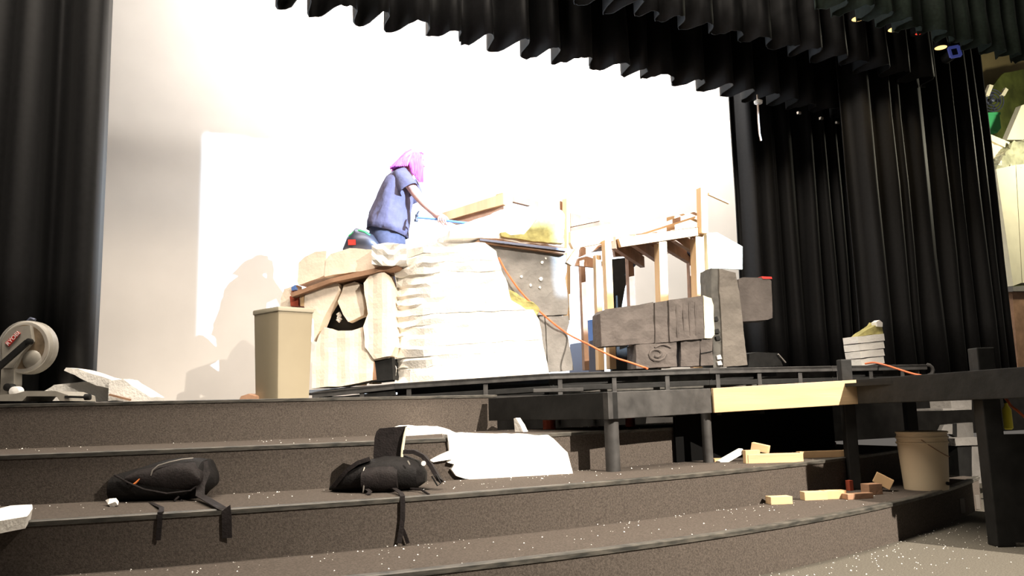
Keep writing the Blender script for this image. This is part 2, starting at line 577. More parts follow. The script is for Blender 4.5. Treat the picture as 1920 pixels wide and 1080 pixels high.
# top deck
dv = [Vector((p.x, p.y, p.z - 0.004)) for p in qp] + [Vector((7.5, 5.6, 1.03)), Vector((7.5, 8.9, 1.03)), Vector((1.7, 8.9, 0.95))]
nb = len(dv)
obj('platform_top', dv + [v - ZZ * 0.02 for v in dv],
    [tuple(range(nb)), tuple(range(2 * nb - 1, nb - 1, -1))] + [(i, i + nb, (i + 1) % nb + nb, (i + 1) % nb) for i in range(nb)], 'stage', plat)
for i in range(5):
    a, b = qp[i], qp[i + 1]
    frame_box('edge_board', a - ZZ * 0.05, b - a, Vector((0.02, 0.03, 0)), ZZ * 0.05, 'black_scuffed', plat, 0.004)
    lo = 0.105 if i else 0.06
    aa, bb = a.copy(), b.copy()
    frame_box('lower_rail', Vector((a.x, a.y, a.z - lo - 0.045)) + NN * 0.02, b - a, Vector((0.02, 0.03, 0)), ZZ * 0.045, 'black', plat, 0.004)
    n_ = 2 if i < 2 else 3
    for q in range(n_):
        p = a.lerp(b, (q + 0.15) / n_)
        frame_box('upright', Vector((p.x, p.y, ZT[0])) + NN * 0.015, (b - a).normalized() * 0.04, NN * 0.04, ZZ * (p.z - ZT[0] - 0.05), 'black_scuffed', plat, 0.003)
    # recessed fascia panel, scuffed grey, behind the rails
    frame_box('fascia_panel', Vector((a.x, a.y, ZT[0])) + NN * 0.16, Vector((b.x - a.x, b.y - a.y, 0)), NN * 0.02, ZZ * (min(a.z, b.z) - ZT[0] - 0.035), 'grey_paint' if i >= 2 else 'black', plat)
    # slanted brace between the rails
    if i >= 2:
        p, q = a.lerp(b, 0.02), a.lerp(b, 0.55)
        beam('brace', p - ZZ * 0.115 + NN * 0.08, q - ZZ * 0.06 + NN * 0.08, 0.03, 0.035, 'black', plat)
# rounded right end
e0 = qp[-1]
tube('end_bumper', [e0 + RR * (0.05 * math.sin(t)) - ZZ * (0.055 - 0.05 * math.cos(t)) for t in [i * math.pi / 6 for i in range(7)]], 0.018, 'black_scuffed', plat)

# ------------------------------------------------------------------ deck extension over the steps
A_ = atz(1152, 885, ZT[2])
B_ = atz(1332, 868, ZT[2])
C_ = atz(1608, 919, ZT[3])
D_ = atz(1880, 1030, 0.0)


def rimz(x, y, p):
    """height of a pixel row above plan point p"""
    d = ray(x, y)
    t = (Vector((p.x, p.y, 0)) - Vector((CAM.x, CAM.y, 0))).dot(NN) / d.dot(NN)
    return (CAM + d * t).z


deck = thing('stage_deck', (3.4, 3.75, ZT[2]), 'black timber deck frame on round posts over the carpeted steps', 'deck')
za, zb, zc, zd = rimz(1145, 735, A_), rimz(1338, 728, B_), rimz(1618, 712, C_), rimz(1880, 691, D_)
Ap, Bp, Cp, Dp = (Vector((p.x, p.y, 0)) for p in (A_, B_, C_, D_))
S_ = Vector((2.42, edge(0, 2.42) - 0.03, 0))
RH = 0.145
off = -NN * 0.035


def rimboard(name, p, q, z0, z1, mt, ext0=0.0, ext1=0.0, th=0.04):
    d = (q - p).normalized()
    a = p - d * ext0 + off
    b = q + d * ext1 + off
    n = Vector((-d.y, d.x, 0))
    if n.dot(NN) < 0:
        n = -n
    v = [a + ZZ * (z0 - RH), a + ZZ * z0, a + n * th + ZZ * (z0 - RH), a + n * th + ZZ * z0,
         b + ZZ * (z1 - RH), b + ZZ * z1, b + n * th + ZZ * (z1 - RH), b + n * th + ZZ * z1]
    return obj(name, v, BOXF, mt, deck, bevel=0.004)


rimboard('rim_board', S_, Ap, 0.80, za, 'black', 0, 0.0)
rimboard('rim_board', Ap, Bp, za, zb, 'black_scuffed', 0.03, 0.03)
w_ = rimboard('rim_board', Bp, Cp, zb, zc, 'wood_h', -0.034, 0.04)
w_['label'] = 'unpainted pine rim board'
rimboard('rim_board', Cp, Dp, zc, zd, 'black', -0.045, 0.30)


def dpost(p, zb_, zt_, r_, sq=False):
    if sq:
        return frame_box('post', Vector((p.x, p.y, zb_)) - RR * r_ - NN * 0.0, RR * 2 * r_, NN * 2 * r_, ZZ * (zt_ - zb_), 'black', deck, 0.006)
    return lathe('post', Vector((p.x, p.y, zb_)) + NN * 0.05, [(r_, 0), (r_, zt_ - zb_)], 'black_scuffed', deck, 16)


dpost(Ap, ZT[2], za - 0.02, 0.040)
dpost(Bp, ZT[2], zb - 0.02, 0.030)
dpost(Cp + NN * 0.012, ZT[3], rimz(1600, 673, C_), 0.034, True)
dpost(Dp + Vector((0.07, 0.02, 0)), 0, rimz(1857, 650, D_), 0.045, True)
for x, y, w2 in ((1030, 805, 0.042), (1182, 800, 0.032)):
    p = atz(x, y, ZT[1])
    r2 = lathe('post', Vector((p.x, p.y, ZT[1])), [(w2, 0), (w2, 0.17)], 'wood_red', deck, 14)
    r2['label'] = 'red painted leg'
rf = cbox('post_foot', Vector((Cp.x, Cp.y, ZT[3] + 0.03)) - NN * 0.01 - RR * 0.05, 0.03, 0.03, 0.06, 'wood_red', deck)
# joists and boards on top
def deck_panel(pts):
    n = len(pts)
    obj('deck_board', pts + [p - ZZ * 0.02 for p in pts], [tuple(range(n)), tuple(range(2 * n - 1, n - 1, -1))] + [(i, i + n, (i + 1) % n + n, (i + 1) % n) for i in range(n)], 'black', deck)


nb_ = NN * 0.06 - ZZ * 0.03
deck_panel([Ap + ZZ * za + nb_, Bp + ZZ * zb + nb_, Cp + ZZ * zc + nb_, Vector((4.2, 5.3, zc - 0.03)), Vector((2.6, 5.1, za - 0.03))])
deck_panel([Dp + Vector((0.06, 0.1, zd - 0.03)), Dp + Vector((2.4, 0.4, zd - 0.03)), Vector((6.4, 5.0, zc - 0.03)), Vector((4.24, 5.0, zc - 0.03))])  # right part boarded over, added unseen to keep the bucket in shade
for i in range(4):
    x = Ap.x + 0.25 + 0.36 * i
    frame_box('joist', Vector((x, Ap.y + 0.27, za - 0.15)), Vector((0.04, 0, 0)), Vector((0, 1.5, 0)), ZZ * 0.1, 'black', deck)
for i in range(3):
    p = Dp + Vector((0.55 + 0.62 * i, 0.1, zd - 0.13))
    frame_box('joist', p, Vector((0.04, 0, 0)), Vector((0, 2.4, 0)), ZZ * 0.1, 'black', deck)
# loose dark board end lying on the deck corner at the stage edge
p = atd(1000, 734, 5.15)
tag(frame_box('plank', Vector((p.x, p.y, ZT[0] + 0.004)), RR * 0.31, NN * 0.1, ZZ * 0.022, 'black_scuffed', None, 0.003), 'short dark grey plank lying on the stage edge beside the deck', 'plank')
# lower side rail right of the front post
frame_box('side_panel', Vector((Dp.x, Dp.y, 0.02)) + RR * 0.06 + NN * 0.05, RR * 1.3, NN * 0.03, ZZ * 0.52, 'black', deck)
# board added to the right, out of view, to shade the steps under the deck
fl = thing('shade_board', (4.5, 2.15, 0), 'black board on braces, added out of view at the right to shade the steps', 'stage flat')
frame_box('panel', Vector((3.99, 2.10, 0.02)), Vector((1.25, 0.0, 0)), Vector((0, 0.03, 0)), ZZ * 1.33, 'black', fl)
for x in (4.1, 5.0):
    beam('brace', (x + 0.1, 2.08, 1.0), (x + 0.1, 1.8, 0.01), 0.04, 0.04, 'wood', fl)
# black sheet standing in for the deep shade under the deck
q0, q1 = Vector((3.24, edge(1, 3.24) - 0.03, ZT[2])), Vector((4.9, edge(1, 4.9) - 0.25, ZT[2]))
frame_box('shade_sheet', q0, q1 - q0, Vector((0, 0.015, 0)), ZZ * 0.36, 'shade_black', deck)
# cross members and posts lost in the dark behind
for x, y0, y1, Y in ((1290, 790, 860, 4.6), (1500, 750, 830, 4.7), (1700, 760, 820, 4.6)):
    a = aty(x, y0, Y)
    frame_box('post', Vector((a.x, a.y, 0.3)), RR * 0.08, NN * 0.08, ZZ * 0.45, 'black', deck)

# ------------------------------------------------------------------ foam scenery
BF = Plane(plan(735, 6.95), plan(1025, 6.35))     # white rock face
rock = thing('foam_rock_wall', BF.at(880, 712), 'big white carved foam rock face in the middle of the platform', 'scenery')


def bnd(y):
    pts = [(455, 905), (470, 930), (500, 936), (545, 950), (570, 958), (590, 967), (593, 1008), (640, 1016), (697, 1027), (716, 1028)]
    for (a, xa), (b, xb) in zip(pts, pts[1:]):
        if a <= y <= b:
            return xa + (xb - xa) * (y - a) / (b - a)
    return 1028


ys_ = [457, 478, 496, 515, 533, 552, 571, 592, 612, 631, 650, 670, 690, 716]
rnd = random.Random(4)
QS = (0.0, 0.06, 0.13, 0.3, 0.5, 0.75, 1.0)


def rock_line(i):
    """wavy joint between two foam layers, shared by the one above and the one below"""
    y = ys_[i]
    r_ = random.Random(50 + i)
    out = []
    for q in QS:
        xr = bnd(y - 0.5 if i else y)
        x = 737 + r_.uniform(-3, 5) * (q == 0) + (xr - 737) * q
        yy = y - (x - 735) * (0.012 if i == 0 else 0.045) + r_.uniform(-2, 2) * (0 < q < 1)
        if i == len(ys_) - 1:
            yy += 4
        out.append((x, yy))
    return out


for i in range(len(ys_) - 1):
    top, bot = rock_line(i), rock_line(i + 1)
    xm = (top[0][0] + bot[0][0]) / 2 + rnd.uniform(-5, 1)
    rx = bnd(ys_[i] + 0.5)
    if i and abs(rx - top[-1][0]) > 8:
        top = top + [(rx, ys_[i] - (rx - 735) * 0.045)]
    slab('foam_layer', [(xm, (top[0][1] + bot[0][1]) / 2)] + top + bot[::-1], BF, 0.30, 'foam', rock, rough=0.016, cell=0.07, off=rnd.uniform(-0.004, 0.004), seed=3,
         fn=lambda u_, z, i=i: 0.024 * math.sin(z * 62 + u_ * 9) * math.exp(-max(u_, 0) * 3.2) + 0.20 * max(0.0, 1 - max(u_, 0) / 0.34) ** 1.4)
# yellowed chunk stuck in the notch of the face
ye = slab('foam_chunk', [(944, 541), (975, 556), (998, 565), (1010, 580), (1006, 592), (962, 594), (950, 560)], BF, 0.16, 'foam_olive', rock, rough=0.03, cell=0.04, off=0.03, seed=21)
ye['label'] = 'yellowed foam chunk'
# head block at the upper left corner
slab('foam_block', [(697, 460), (728, 452), (762, 458), (762, 492), (735, 498), (698, 497)], BF, 0.24, 'foam', rock, rough=0.012, cell=0.05, off=-0.05, seed=31, fn=lambda u_, z: 0.015 * math.sin(z * 70 - u_ * 30))

# grey painted panels right of the white face
GP = Plane(plan(905, 6.72), plan(1075, 6.62))
gw = thing('grey_foam_wall', GP.at(1045, 692), 'grey painted foam panels with an orange cord hanging across them', 'scenery')
slab('foam_panel', [(898, 470), (900, 458), (1062, 478), (1064, 500), (1060, 520), (1064, 545), (1066, 570), (1064, 590), (1010, 591), (925, 590)], GP, 0.30, 'grey', gw, rough=0.010, cell=0.06, seed=41)
slab('foam_panel', [(1012, 593), (1021, 593), (1026, 697), (1017, 698)], GP, 0.30, 'grey', gw, rough=0.006, cell=0.06, seed=42, off=0.01)
slab('foam_panel', [(1023, 593), (1065, 592), (1068, 606), (1064, 622), (1067, 640), (1075, 694), (1029, 697)], GP, 0.30, 'grey', gw, rough=0.008, cell=0.06, seed=43)
for x, y, r_ in ((978, 519, 5), (1015, 523, 7), (995, 535, 5), (1013, 539, 4), (1024, 484, 4), (1017, 492, 5)):
    c = GP.at(x, y, -0.005)
    k2 = r_ * 0.0045
    slab('chipped_spot', [(x + r_ * 0.7 * (0.7 + 0.3 * math.sin(x * q + q)) * math.cos(q * 1.05), y + r_ * 0.6 * math.sin(q * 1.05)) for q in range(6)], GP, 0.03, 'foam', gw, rough=0.006, cell=0.02, off=-0.012, seed=int(x))

# timber shelf on top of the grey wall, with the yellowed wedge of foam
sh = thing('timber_shelf', GP.at(980, 462), 'dark edged plywood shelf under the yellowed foam wedge', 'shelf')
slab('board', [(898, 449), (904, 447), (1064, 466), (1065, 473), (1058, 476), (900, 454)], GP, 0.55, 'wood_dark', sh, off=-0.06)
slab('edge_strip', [(900, 447), (1062, 466), (1062, 471), (900, 451)], GP, 0.02, 'steel', sh, off=-0.085)
wd = thing('foam_wedge', GP.at(980, 455), 'jagged foam wedge with a yellowed cut side on the plywood shelf', 'foam block')
slab('foam_body', [(842, 446), (845, 432), (862, 426), (872, 418), (905, 409), (918, 404), (925, 398), (960, 392), (1000, 385), (1012, 391), (1052, 394), (1058, 402), (1058, 464), (905, 446)], GP, 0.42, 'foam', wd, rough=0.016, cell=0.05, off=0.0, seed=51)
cf = slab('cut_side', [(938, 437), (947, 435), (958, 441), (984, 440), (1006, 411), (1056, 414), (1057, 456), (1000, 452), (940, 444)], GP, 0.06, 'foam_olive', wd, rough=0.012, cell=0.04, off=-0.03, seed=52)
cf['label'] = 'yellowed cut side'

# left part: broken foam shell over a black backing
LF = Plane(plan(540, 7.60), plan(735, 7.0))
ls = thing('foam_arch', LF.at(650, 722), 'cream foam rock arch with a dark hollow behind the bin', 'scenery')
slab('foam_block', [(557, 528), (559, 492), (572, 481), (590, 472), (611, 470), (612, 515), (590, 523), (560, 535)], LF, 0.3, 'foam_warm', ls, rough=0.008, cell=0.05, off=0.03, seed=61)
slab('foam_block', [(608, 518), (611, 486), (622, 475), (655, 465), (700, 468), (735, 474), (735, 500), (690, 507), (640, 513)], LF, 0.3, 'foam_warm', ls, rough=0.008, cell=0.05, off=0.02, seed=62)
slab('foam_piece', [(572, 553), (600, 533), (628, 524), (634, 533), (634, 545), (626, 562), (612, 585), (604, 605), (596, 625), (588, 640), (588, 600), (570, 575)], LF, 0.14, 'foam_warm', ls, rough=0.008, cell=0.04, seed=63)
slab('foam_piece', [(640, 549), (644, 535), (664, 528), (672, 531), (679, 556), (684, 578), (682, 590), (652, 603), (643, 590), (634, 565)], LF, 0.12, 'foam_warm', ls, rough=0.008, cell=0.04, off=0.03, seed=64)
slab('foam_piece', [(682, 530), (694, 514), (722, 512), (734, 540), (734, 600), (740, 650), (733, 668), (700, 673), (684, 650), (681, 612), (690, 590), (684, 555)], LF, 0.2, 'foam_warm', ls, rough=0.008, cell=0.045, off=-0.05, seed=65, fn=lambda u_, z: 0.012 * math.sin(u_ * 26))
slab('foam_piece', [(584, 728), (587, 665), (597, 628), (607, 613), (630, 620), (660, 620), (680, 614), (683, 640), (695, 668), (733, 671), (700, 676), (698, 713), (640, 725)], LF, 0.2, 'foam_warm', ls, rough=0.008, cell=0.04, off=-0.02, seed=66, fn=lambda u_, z: 0.006 * math.sin(u_ * 32))
slab('foam_piece', [(527, 600), (526, 560), (533, 542), (546, 538), (546, 600)], LF, 0.2, 'foam_warm', ls, rough=0.008, cell=0.05, off=0.06, seed=67)
slab('backing_panel', [(600, 705), (600, 560), (640, 520), (735, 505), (737, 712), (640, 722)], LF, 0.03, 'black', ls, off=0.2)
slab('base_block', [(697, 677), (735, 671), (737, 712), (697, 716)], LF, 0.3, 'black', ls, off=-0.01)
slab('lower_wedge', [(680, 676), (702, 674), (706, 712), (692, 714)], LF, 0.2, 'wood_dark', ls, off=-0.015)
tube('coil_spring', [LF.at(636 + 2 * math.cos(t * 1.3), 588 + t, 0.1) for t in range(0, 16, 2)], 0.02, 'white', ls, 6)
pk = thing('support_plank', LF.at(640, 525), 'warped brown plank sloping across the top of the foam arch', 'plank')
slab('board', [(544, 550), (620, 522), (680, 508), (742, 494), (744, 499), (738, 503), (690, 515), (620, 530), (547, 557)], LF, 0.32, 'wood_dark', pk, off=-0.07)
wb = thing('wooden_box', LF.at(557, 575), 'small red brown wooden crate end behind the bin', 'crate')
slab('panel', [(543, 556), (560, 548), (562, 574), (545, 574)], LF, 0.15, 'wood_red', wb, off=0.02)
slab('slat', [(562, 549), (570, 545), (571, 574), (563, 574)], LF, 0.03, 'wood', wb, off=0.0)
slab('slat', [(536, 541), (556, 534), (556, 543), (537, 549)], LF, 0.12, 'wood', wb, off=0.06)
slab('cap', [(546, 539), (553, 534), (554, 543), (547, 545)], LF, 0.05, 'blue', wb, off=0.03)

# inner platform on which the person stands
pf = thing('inner_platform', (2.9, 7.5, PZ), 'timber platform hidden inside the foam scenery, under the standing person', 'platform')
PERS = atd(742, 455, 7.95)
FEETZ = PERS.z - 0.84
cbox('top_board', (PERS.x + 0.12, PERS.y + 0.1, FEETZ - 0.012), 0.9, 0.6, 0.024, 'wood', pf)
for dx in (-0.25, 0.5):
    for dy in (-0.12, 0.32):
        cbox('leg', (PERS.x + dx, PERS.y + dy, (FEETZ - 0.024 + PZ) / 2), 0.09, 0.09, FEETZ - 0.024 - PZ, 'wood', pf)

# tool bag left of the person
tb = thing('tool_bag', LF.at(675, 465, 0.25), 'small dark tool bag with red and green trim left of the person', 'bag')
c = LF.at(676, 470, 0.3)
rings = []
for q, (dx, hh, dp) in enumerate([(-0.16, 0.02, 0.05), (-0.12, 0.09, 0.09), (-0.04, 0.15, 0.11), (0.04, 0.13, 0.11), (0.12, 0.10, 0.1), (0.18, 0.04, 0.06)]):
    rings.append(ell_ring(c + RR * dx + ZZ * hh * 0.5, NN, ZZ, dp, hh, 12))
loft('body', rings, 'steel', tb)
tube('handle', [c + RR * (-0.1 + 0.05 * i) + ZZ * (0.13 + 0.05 * math.sin(i * math.pi / 4)) - NN * 0.06 for i in range(5)], 0.012, 'green_plastic', tb, 6)
cbox('trim', c - RR * 0.06 - NN * 0.11 + ZZ * 0.06, 0.07, 0.02, 0.05, 'red', tb, rot=-YAW)

# ------------------------------------------------------------------ timber frames behind the set
UP = Plane(plan(825, 7.9), plan(950, 7.2))
ud = thing('upper_deck_frame', UP.at(950, 470), 'raised pine deck frame behind the hammer, its corner towards us', 'timber frame')
slab('rim_board', [(823, 401), (944, 362), (944, 383), (840, 412)], UP, 0.05, 'wood', ud)
slab('ply_underside', [(838, 411), (944, 384), (944, 393), (920, 405), (872, 418), (850, 420)], UP, 0.05, 'wood_dark', ud, off=0.03)
UP2 = Plane(plan(944, 7.25), plan(1150, 8.0))
slab('rim_board', [(944, 362), (962, 364), (1060, 394), (1060, 402), (962, 378), (944, 384)], UP2, 0.05, 'wood_dark', ud, off=0.02)
slab('corner_post', [(943, 361), (961, 364), (961, 470), (944, 468)], UP2, 0.10, 'wood', ud, off=-0.02)
slab('brace', [(1018, 391), (1058, 374), (1059, 398), (1022, 394)], UP2, 0.04, 'wood_dark', ud, off=0.0)
slab('ply_underside', [(1070, 399), (1148, 418), (1142, 421), (1070, 438)], UP2, 0.05, 'wood_dark', ud, off=0.0)
slab('joist', [(1071, 418), (1120, 409), (1128, 413), (1071, 425)], UP2, 0.04, 'wood', ud, off=-0.03)
post('post', 1066, 373, 1067, 600, UP2, 11, 'wood', ud, off=-0.10)

# right tower
TF = Plane(plan(1135, 6.55), plan(1330, 6.45))     # front of the tower
TB = Plane(plan(1135, 7.45), plan(1330, 7.35))
tw = thing('timber_tower', TF.at(1230, 690), 'tall pine post and beam tower right of the grey wall', 'timber frame')
bm_ = slab('beam', [(1070, 434), (1150, 418), (1162, 424), (1162, 448), (1140, 454), (1075, 466), (1070, 455)], TF, 0.05, 'wood', tw, off=0.05)
slab('beam', [(1160, 447), (1322, 425), (1324, 439), (1165, 463)], TF, 0.05, 'wood', tw, off=0.0)
slab('top_board', [(1161, 428), (1316, 393), (1316, 424), (1161, 446)], TF, 0.03, 'wood', tw, off=0.4)
slab('diagonal_board', [(1177, 441), (1312, 393), (1314, 402), (1202, 438)], TF, 0.03, 'wood_dark', tw, off=0.32)
slab('brace', [(1062, 492), (1080, 466), (1088, 464), (1073, 498)], TF, 0.04, 'wood', tw, off=0.02)
slab('cross_rail', [(1090, 452), (1132, 444), (1132, 462), (1088, 482)], TF, 0.04, 'wood_dark', tw, off=0.5)
slab('cross_rail', [(1085, 484), (1100, 480), (1135, 492), (1130, 503), (1080, 498)], TF, 0.04, 'wood_dark', tw, off=0.4)
for x0, y0, x1, y1, wp, o_, mt_ in ((1140, 450, 1150, 692, 14, -0.02, 'wood'), (1122, 478, 1128, 694, 12, 0.25, 'wood'), (1093, 490, 1101, 694, 10, 0.75, 'wood_dark'),
                                    (1243, 452, 1250, 690, 18, 0.02, 'wood'), (1312, 440, 1319, 690, 19, 0.02, 'wood'),
                                    (1183, 480, 1191, 690, 12, 0.8, 'wood_dark'), (1297, 470, 1305, 690, 11, 0.8, 'wood_dark')):
    post('post', x0, y0, x1, y1, TF, wp, mt_, tw, off=o_)
post('post', 1320, 352, 1322, 437, TF, 15, 'wood', tw, off=-0.05)
# floor joists of the tower, seen from below
for x0, x1 in ((1150, 1180), (1187, 1215), (1228, 1262), (1262, 1295), (1300, 1330)):
    a = TF.at(x0, 455 - (x0 - 1150) * 0.12, 0.05)
    b = TF.at(x1, 0, 0.85)
    b.z = a.z - 0.02
    beam('joist', a, b, 0.05, 0.12, 'wood_dark', tw)
a, b = TF.at(1163, 452, 0.05), TF.at(1322, 432, 0.05)
zz_ = min(a.z, b.z) + 0.02
frame_box('deck_board', Vector((a.x, a.y, zz_)), Vector((b.x - a.x, b.y - a.y, b.z - a.z)), TF.n * 0.8, ZZ * 0.02, 'wood_dark', tw)
beam('back_beam', TF.at(1150, 470, 0.85), TF.at(1330, 458, 0.85), 0.05, 0.14, 'wood_dark', tw)
slab('gusset', [(1190, 486), (1204, 484), (1190, 500)], TF, 0.03, 'steel', tw, off=0.75)
slab('gusset', [(1286, 471), (1298, 470), (1298, 482)], TF, 0.03, 'steel', tw, off=0.75)
slab('top_rail', [(1330, 361), (1368, 379), (1368, 382), (1330, 365)], TF, 0.03, 'wood', tw, off=0.0)
slab('side_sheet', [(1328, 437), (1345, 436), (1392, 462), (1392, 505), (1338, 503)], TF, 0.03, 'cream', tw, off=0.12)
slab('side_post', [(1325, 438), (1336, 437), (1347, 512), (1345, 540), (1331, 545)], TF, 0.06, 'cream', tw, off=0.03)

# dark flat with a curved edge and low boards behind the tower
df = thing('black_flat', aty(1165, 690, 7.7), 'black flat with a curved cut edge standing behind the pine tower', 'stage flat')
slab('panel', [(1148, 708), (1146, 486), (1184, 482), (1181, 510), (1172, 540), (1166, 575), (1178, 600), (1195, 640), (1240, 650), (1240, 706)], YP(7.75), 0.04, 'black', df)
cbox('foot', aty(1170, 707, 7.9), 0.5, 0.3, 0.04, 'black', df)
nv = thing('storage_crate', aty(1120, 690, 7.6), 'dark blue crate on the platform between the posts', 'crate')
slab('body', [(1104, 708), (1105, 640), (1132, 632), (1134, 707)], YP(7.55), 0.4, 'steel', nv)
slab('lid', [(1105, 640), (1105, 600), (1132, 596), (1132, 632)], YP(7.56), 0.05, 'blue', nv)

# ------------------------------------------------------------------ low wall of grey blocks
KW = Plane(plan(1155, 6.15), plan(1340, 5.92))
kw = thing('grey_block_wall', KW.at(1250, 688), 'low wall of grey painted foam blocks in front of the pine tower', 'scenery')
carve = lambda s_: (lambda u_, z: 0.012 * noise.noise(Vector((u_ * 14, z * 9, s_))))
for nm, pts, o_, sd in (('block', [(1126, 588), (1135, 580), (1226, 567), (1227, 643), (1128, 650)], 0.02, 1),
                        ('block', [(1228, 567), (1252, 563), (1254, 641), (1229, 643)], 0.0, 2),
                        ('block', [(1254, 563), (1318, 554), (1320, 634), (1256, 641)], -0.02, 3),
                        ('block', [(1192, 647), (1268, 641), (1270, 687), (1193, 691)], 0.0, 5),
                        ('block', [(1276, 640), (1311, 636), (1312, 686), (1277, 687)], 0.01, 6),
                        ('block', [(1313, 635), (1336, 633), (1337, 685), (1314, 686)], 0.02, 7)):
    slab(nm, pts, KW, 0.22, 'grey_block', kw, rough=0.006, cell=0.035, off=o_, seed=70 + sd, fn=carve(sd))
e_ = slab('block_end', [(1319, 554), (1334, 559), (1338, 572), (1340, 628), (1335, 634), (1321, 634)], KW, 0.2, 'cream', kw, rough=0.006, cell=0.03, off=0.0, seed=75)
e_['label'] = 'bare cream end of the top block'
for x in (1268, 1281, 1292, 1303):
    tube('carved_ridge', [KW.at(x + dy * 0.03, 566 - (x - 1268) * 0.12 + dy, -0.022) for dy in (4, 20, 36, 52, 66)], [0.004, 0.009, 0.006, 0.009, 0.004], 'grey_block', kw, 6)
tube('carved_swirl', [KW.at(1231 + (18 - t * 0.9) * math.cos(t * 0.62), 664 + (14 - t * 0.7) * math.sin(t * 0.62), -0.006) for t in range(0, 15)], 0.012, 'grey_block', kw, 6)
tube('carved_scallop', [KW.at(1228 + q, 652 - 6 * math.sin(q / 30 * math.pi), -0.006) for q in range(0, 31, 5)], 0.009, 'grey_block', kw, 6)
tube('carved_line', [KW.at(1314 + q * 3, 663 - q * 0.6, 0.012) for q in range(0, 8)], 0.006, 'black', kw, 6)

GQ = Plane(plan(1335, 5.95), plan(1400, 5.85))
pi = thing('grey_pillar', GQ.at(1370, 688), 'grey painted foam pillar with a dark notched side at the tower corner', 'scenery')
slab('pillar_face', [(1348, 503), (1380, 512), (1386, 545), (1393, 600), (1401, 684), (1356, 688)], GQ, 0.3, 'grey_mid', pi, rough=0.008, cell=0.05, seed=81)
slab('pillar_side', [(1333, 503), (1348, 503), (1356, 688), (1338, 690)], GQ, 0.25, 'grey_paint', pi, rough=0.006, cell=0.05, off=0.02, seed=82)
for x, y in ((1343, 598), (1345, 621), (1347, 634), (1349, 670), (1350, 681)):
    slab('notch', [(x - 5, y - 3), (x + 2, y - 5), (x + 5, y + 3), (x - 3, y + 4)], GQ, 0.03, 'black' if y < 660 else 'foam', pi, off=0.0)
gb = thing('grey_block', GQ.at(1418, 600), 'square grey block fixed to the right of the pillar, red cloth on top', 'scenery')
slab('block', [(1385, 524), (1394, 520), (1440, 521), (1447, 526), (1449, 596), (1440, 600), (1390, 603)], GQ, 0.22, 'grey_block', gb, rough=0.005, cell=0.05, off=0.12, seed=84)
slab('bracket', [(1380, 545), (1388, 545), (1390, 580), (1382, 580)], GQ, 0.1, 'wood', gb, off=0.16)
slab('cloth', [(1428, 518), (1447, 519), (1448, 523), (1430, 523)], GQ, 0.12, 'red', gb, off=0.115)

# black case beside the pillar and striped foam block at the platform's far end
bc = thing('black_case', aty(1432, 688, 5.9), 'low black case with a lifted metal handle beside the grey pillar', 'case')
slab('body', [(1403, 688), (1405, 663), (1418, 660), (1460, 662), (1468, 686)], YP(5.95), 0.3, 'black', bc)
beam('handle', aty(1459, 664, 5.93), aty(1473, 680, 5.93), 0.012, 0.012, 'zip', bc)
wf = thing('foam_offcut', aty(1635, 682, 5.75), 'upright white foam offcut with grooves against the black curtain', 'foam block')
WP = YP(5.55)
for q in range(4):
    y0, y1 = 628 + q * 14, 628 + (q + 1) * 14
    xl0, xl1 = 1608 + q * 2.0, 1610 + q * 2.0
    slab('foam_layer', [(xl0, y0 + 3), (1657, y0 - 2), (1659, y1 - 3.4), (xl1, y1 + 1.6)], WP, 0.18, 'foam', wf, rough=0.004, cell=0.05, seed=90 + q, off=0.004 * (q % 2))
slab('torn_top', [(1608, 631), (1625, 620), (1641, 611), (1645, 602), (1653, 603), (1656, 626)], WP, 0.1, 'foam_olive', wf, rough=0.015, cell=0.03, seed=95, off=0.04)
slab('torn_tip', [(1643, 604), (1649, 600), (1655, 605), (1655, 613), (1645, 612)], WP, 0.06, 'foam', wf, off=0.02)
# ------------------------------------------------------------------ the person with the hammer
KP = 7.95 / F


def PP(x, y, d=0.0):
    return PERS + RR * ((x - 742) * KP) + ZZ * ((455 - y) * KP) + NN * d


def VR(v, c, a, b, ra, rb, n=18, p=2.0):
    return ell_ring(c, a, b, ra, rb, n, p)


hipy = 448
body_v, body_e, body_r = [], [], []


def bv_(p, r_, link=None):
    body_v.append(p)
    body_r.append(r_)
    if link is not None:
        body_e.append((link, len(body_v) - 1))
    return len(body_v) - 1


pel = bv_(PP(722, 448), 0.13)
wa = bv_(PP(730, 405), 0.115, pel)
ch = bv_(PP(750, 350), 0.125, wa)
ne = bv_(PP(766, 318), 0.06, ch)
h1 = bv_(PP(776, 306), 0.062, ne)
h2 = bv_(PP(783, 296), 0.080, h1)
h3 = bv_(PP(784, 284), 0.078, h2)
ch2 = bv_(PP(792, 305), 0.045, h1)
nose = bv_(PP(801, 297), 0.012, h2)
# near (right) arm
s1 = bv_(PP(762, 332, -0.17), 0.058, ch)
e1 = bv_(PP(786, 370, -0.20), 0.050, s1)
f1 = bv_(PP(803, 391, -0.21), 0.046, e1)
w1 = bv_(PP(826, 412, -0.21), 0.032, f1)
hd = bv_(PP(836, 419, -0.21), 0.032, w1)
# fingers of the near hand curl round the handle
hdl0, hdl1 = PP(789, 417, -0.21), PP(896, 431, -0.21)
hdir = (hdl1 - hdl0).normalized()
for q in range(4):
    bx_ = PP(841 - q * 4.2, 420.5 - q * 0.7, -0.245)
    k1 = bv_(bx_, 0.0105, hd)
    k2 = bv_(bx_ - ZZ * 0.028 - NN * 0.008, 0.0095, k1)
    k3 = bv_(bx_ - ZZ * 0.045 + NN * 0.018, 0.0085, k2)
    bv_(bx_ - ZZ * 0.036 + NN * 0.04, 0.0075, k3)
t1 = bv_(PP(842, 416, -0.185), 0.012, hd)
t2 = bv_(PP(846, 422, -0.18), 0.010, t1)
bv_(PP(845, 427, -0.195), 0.009, t2)
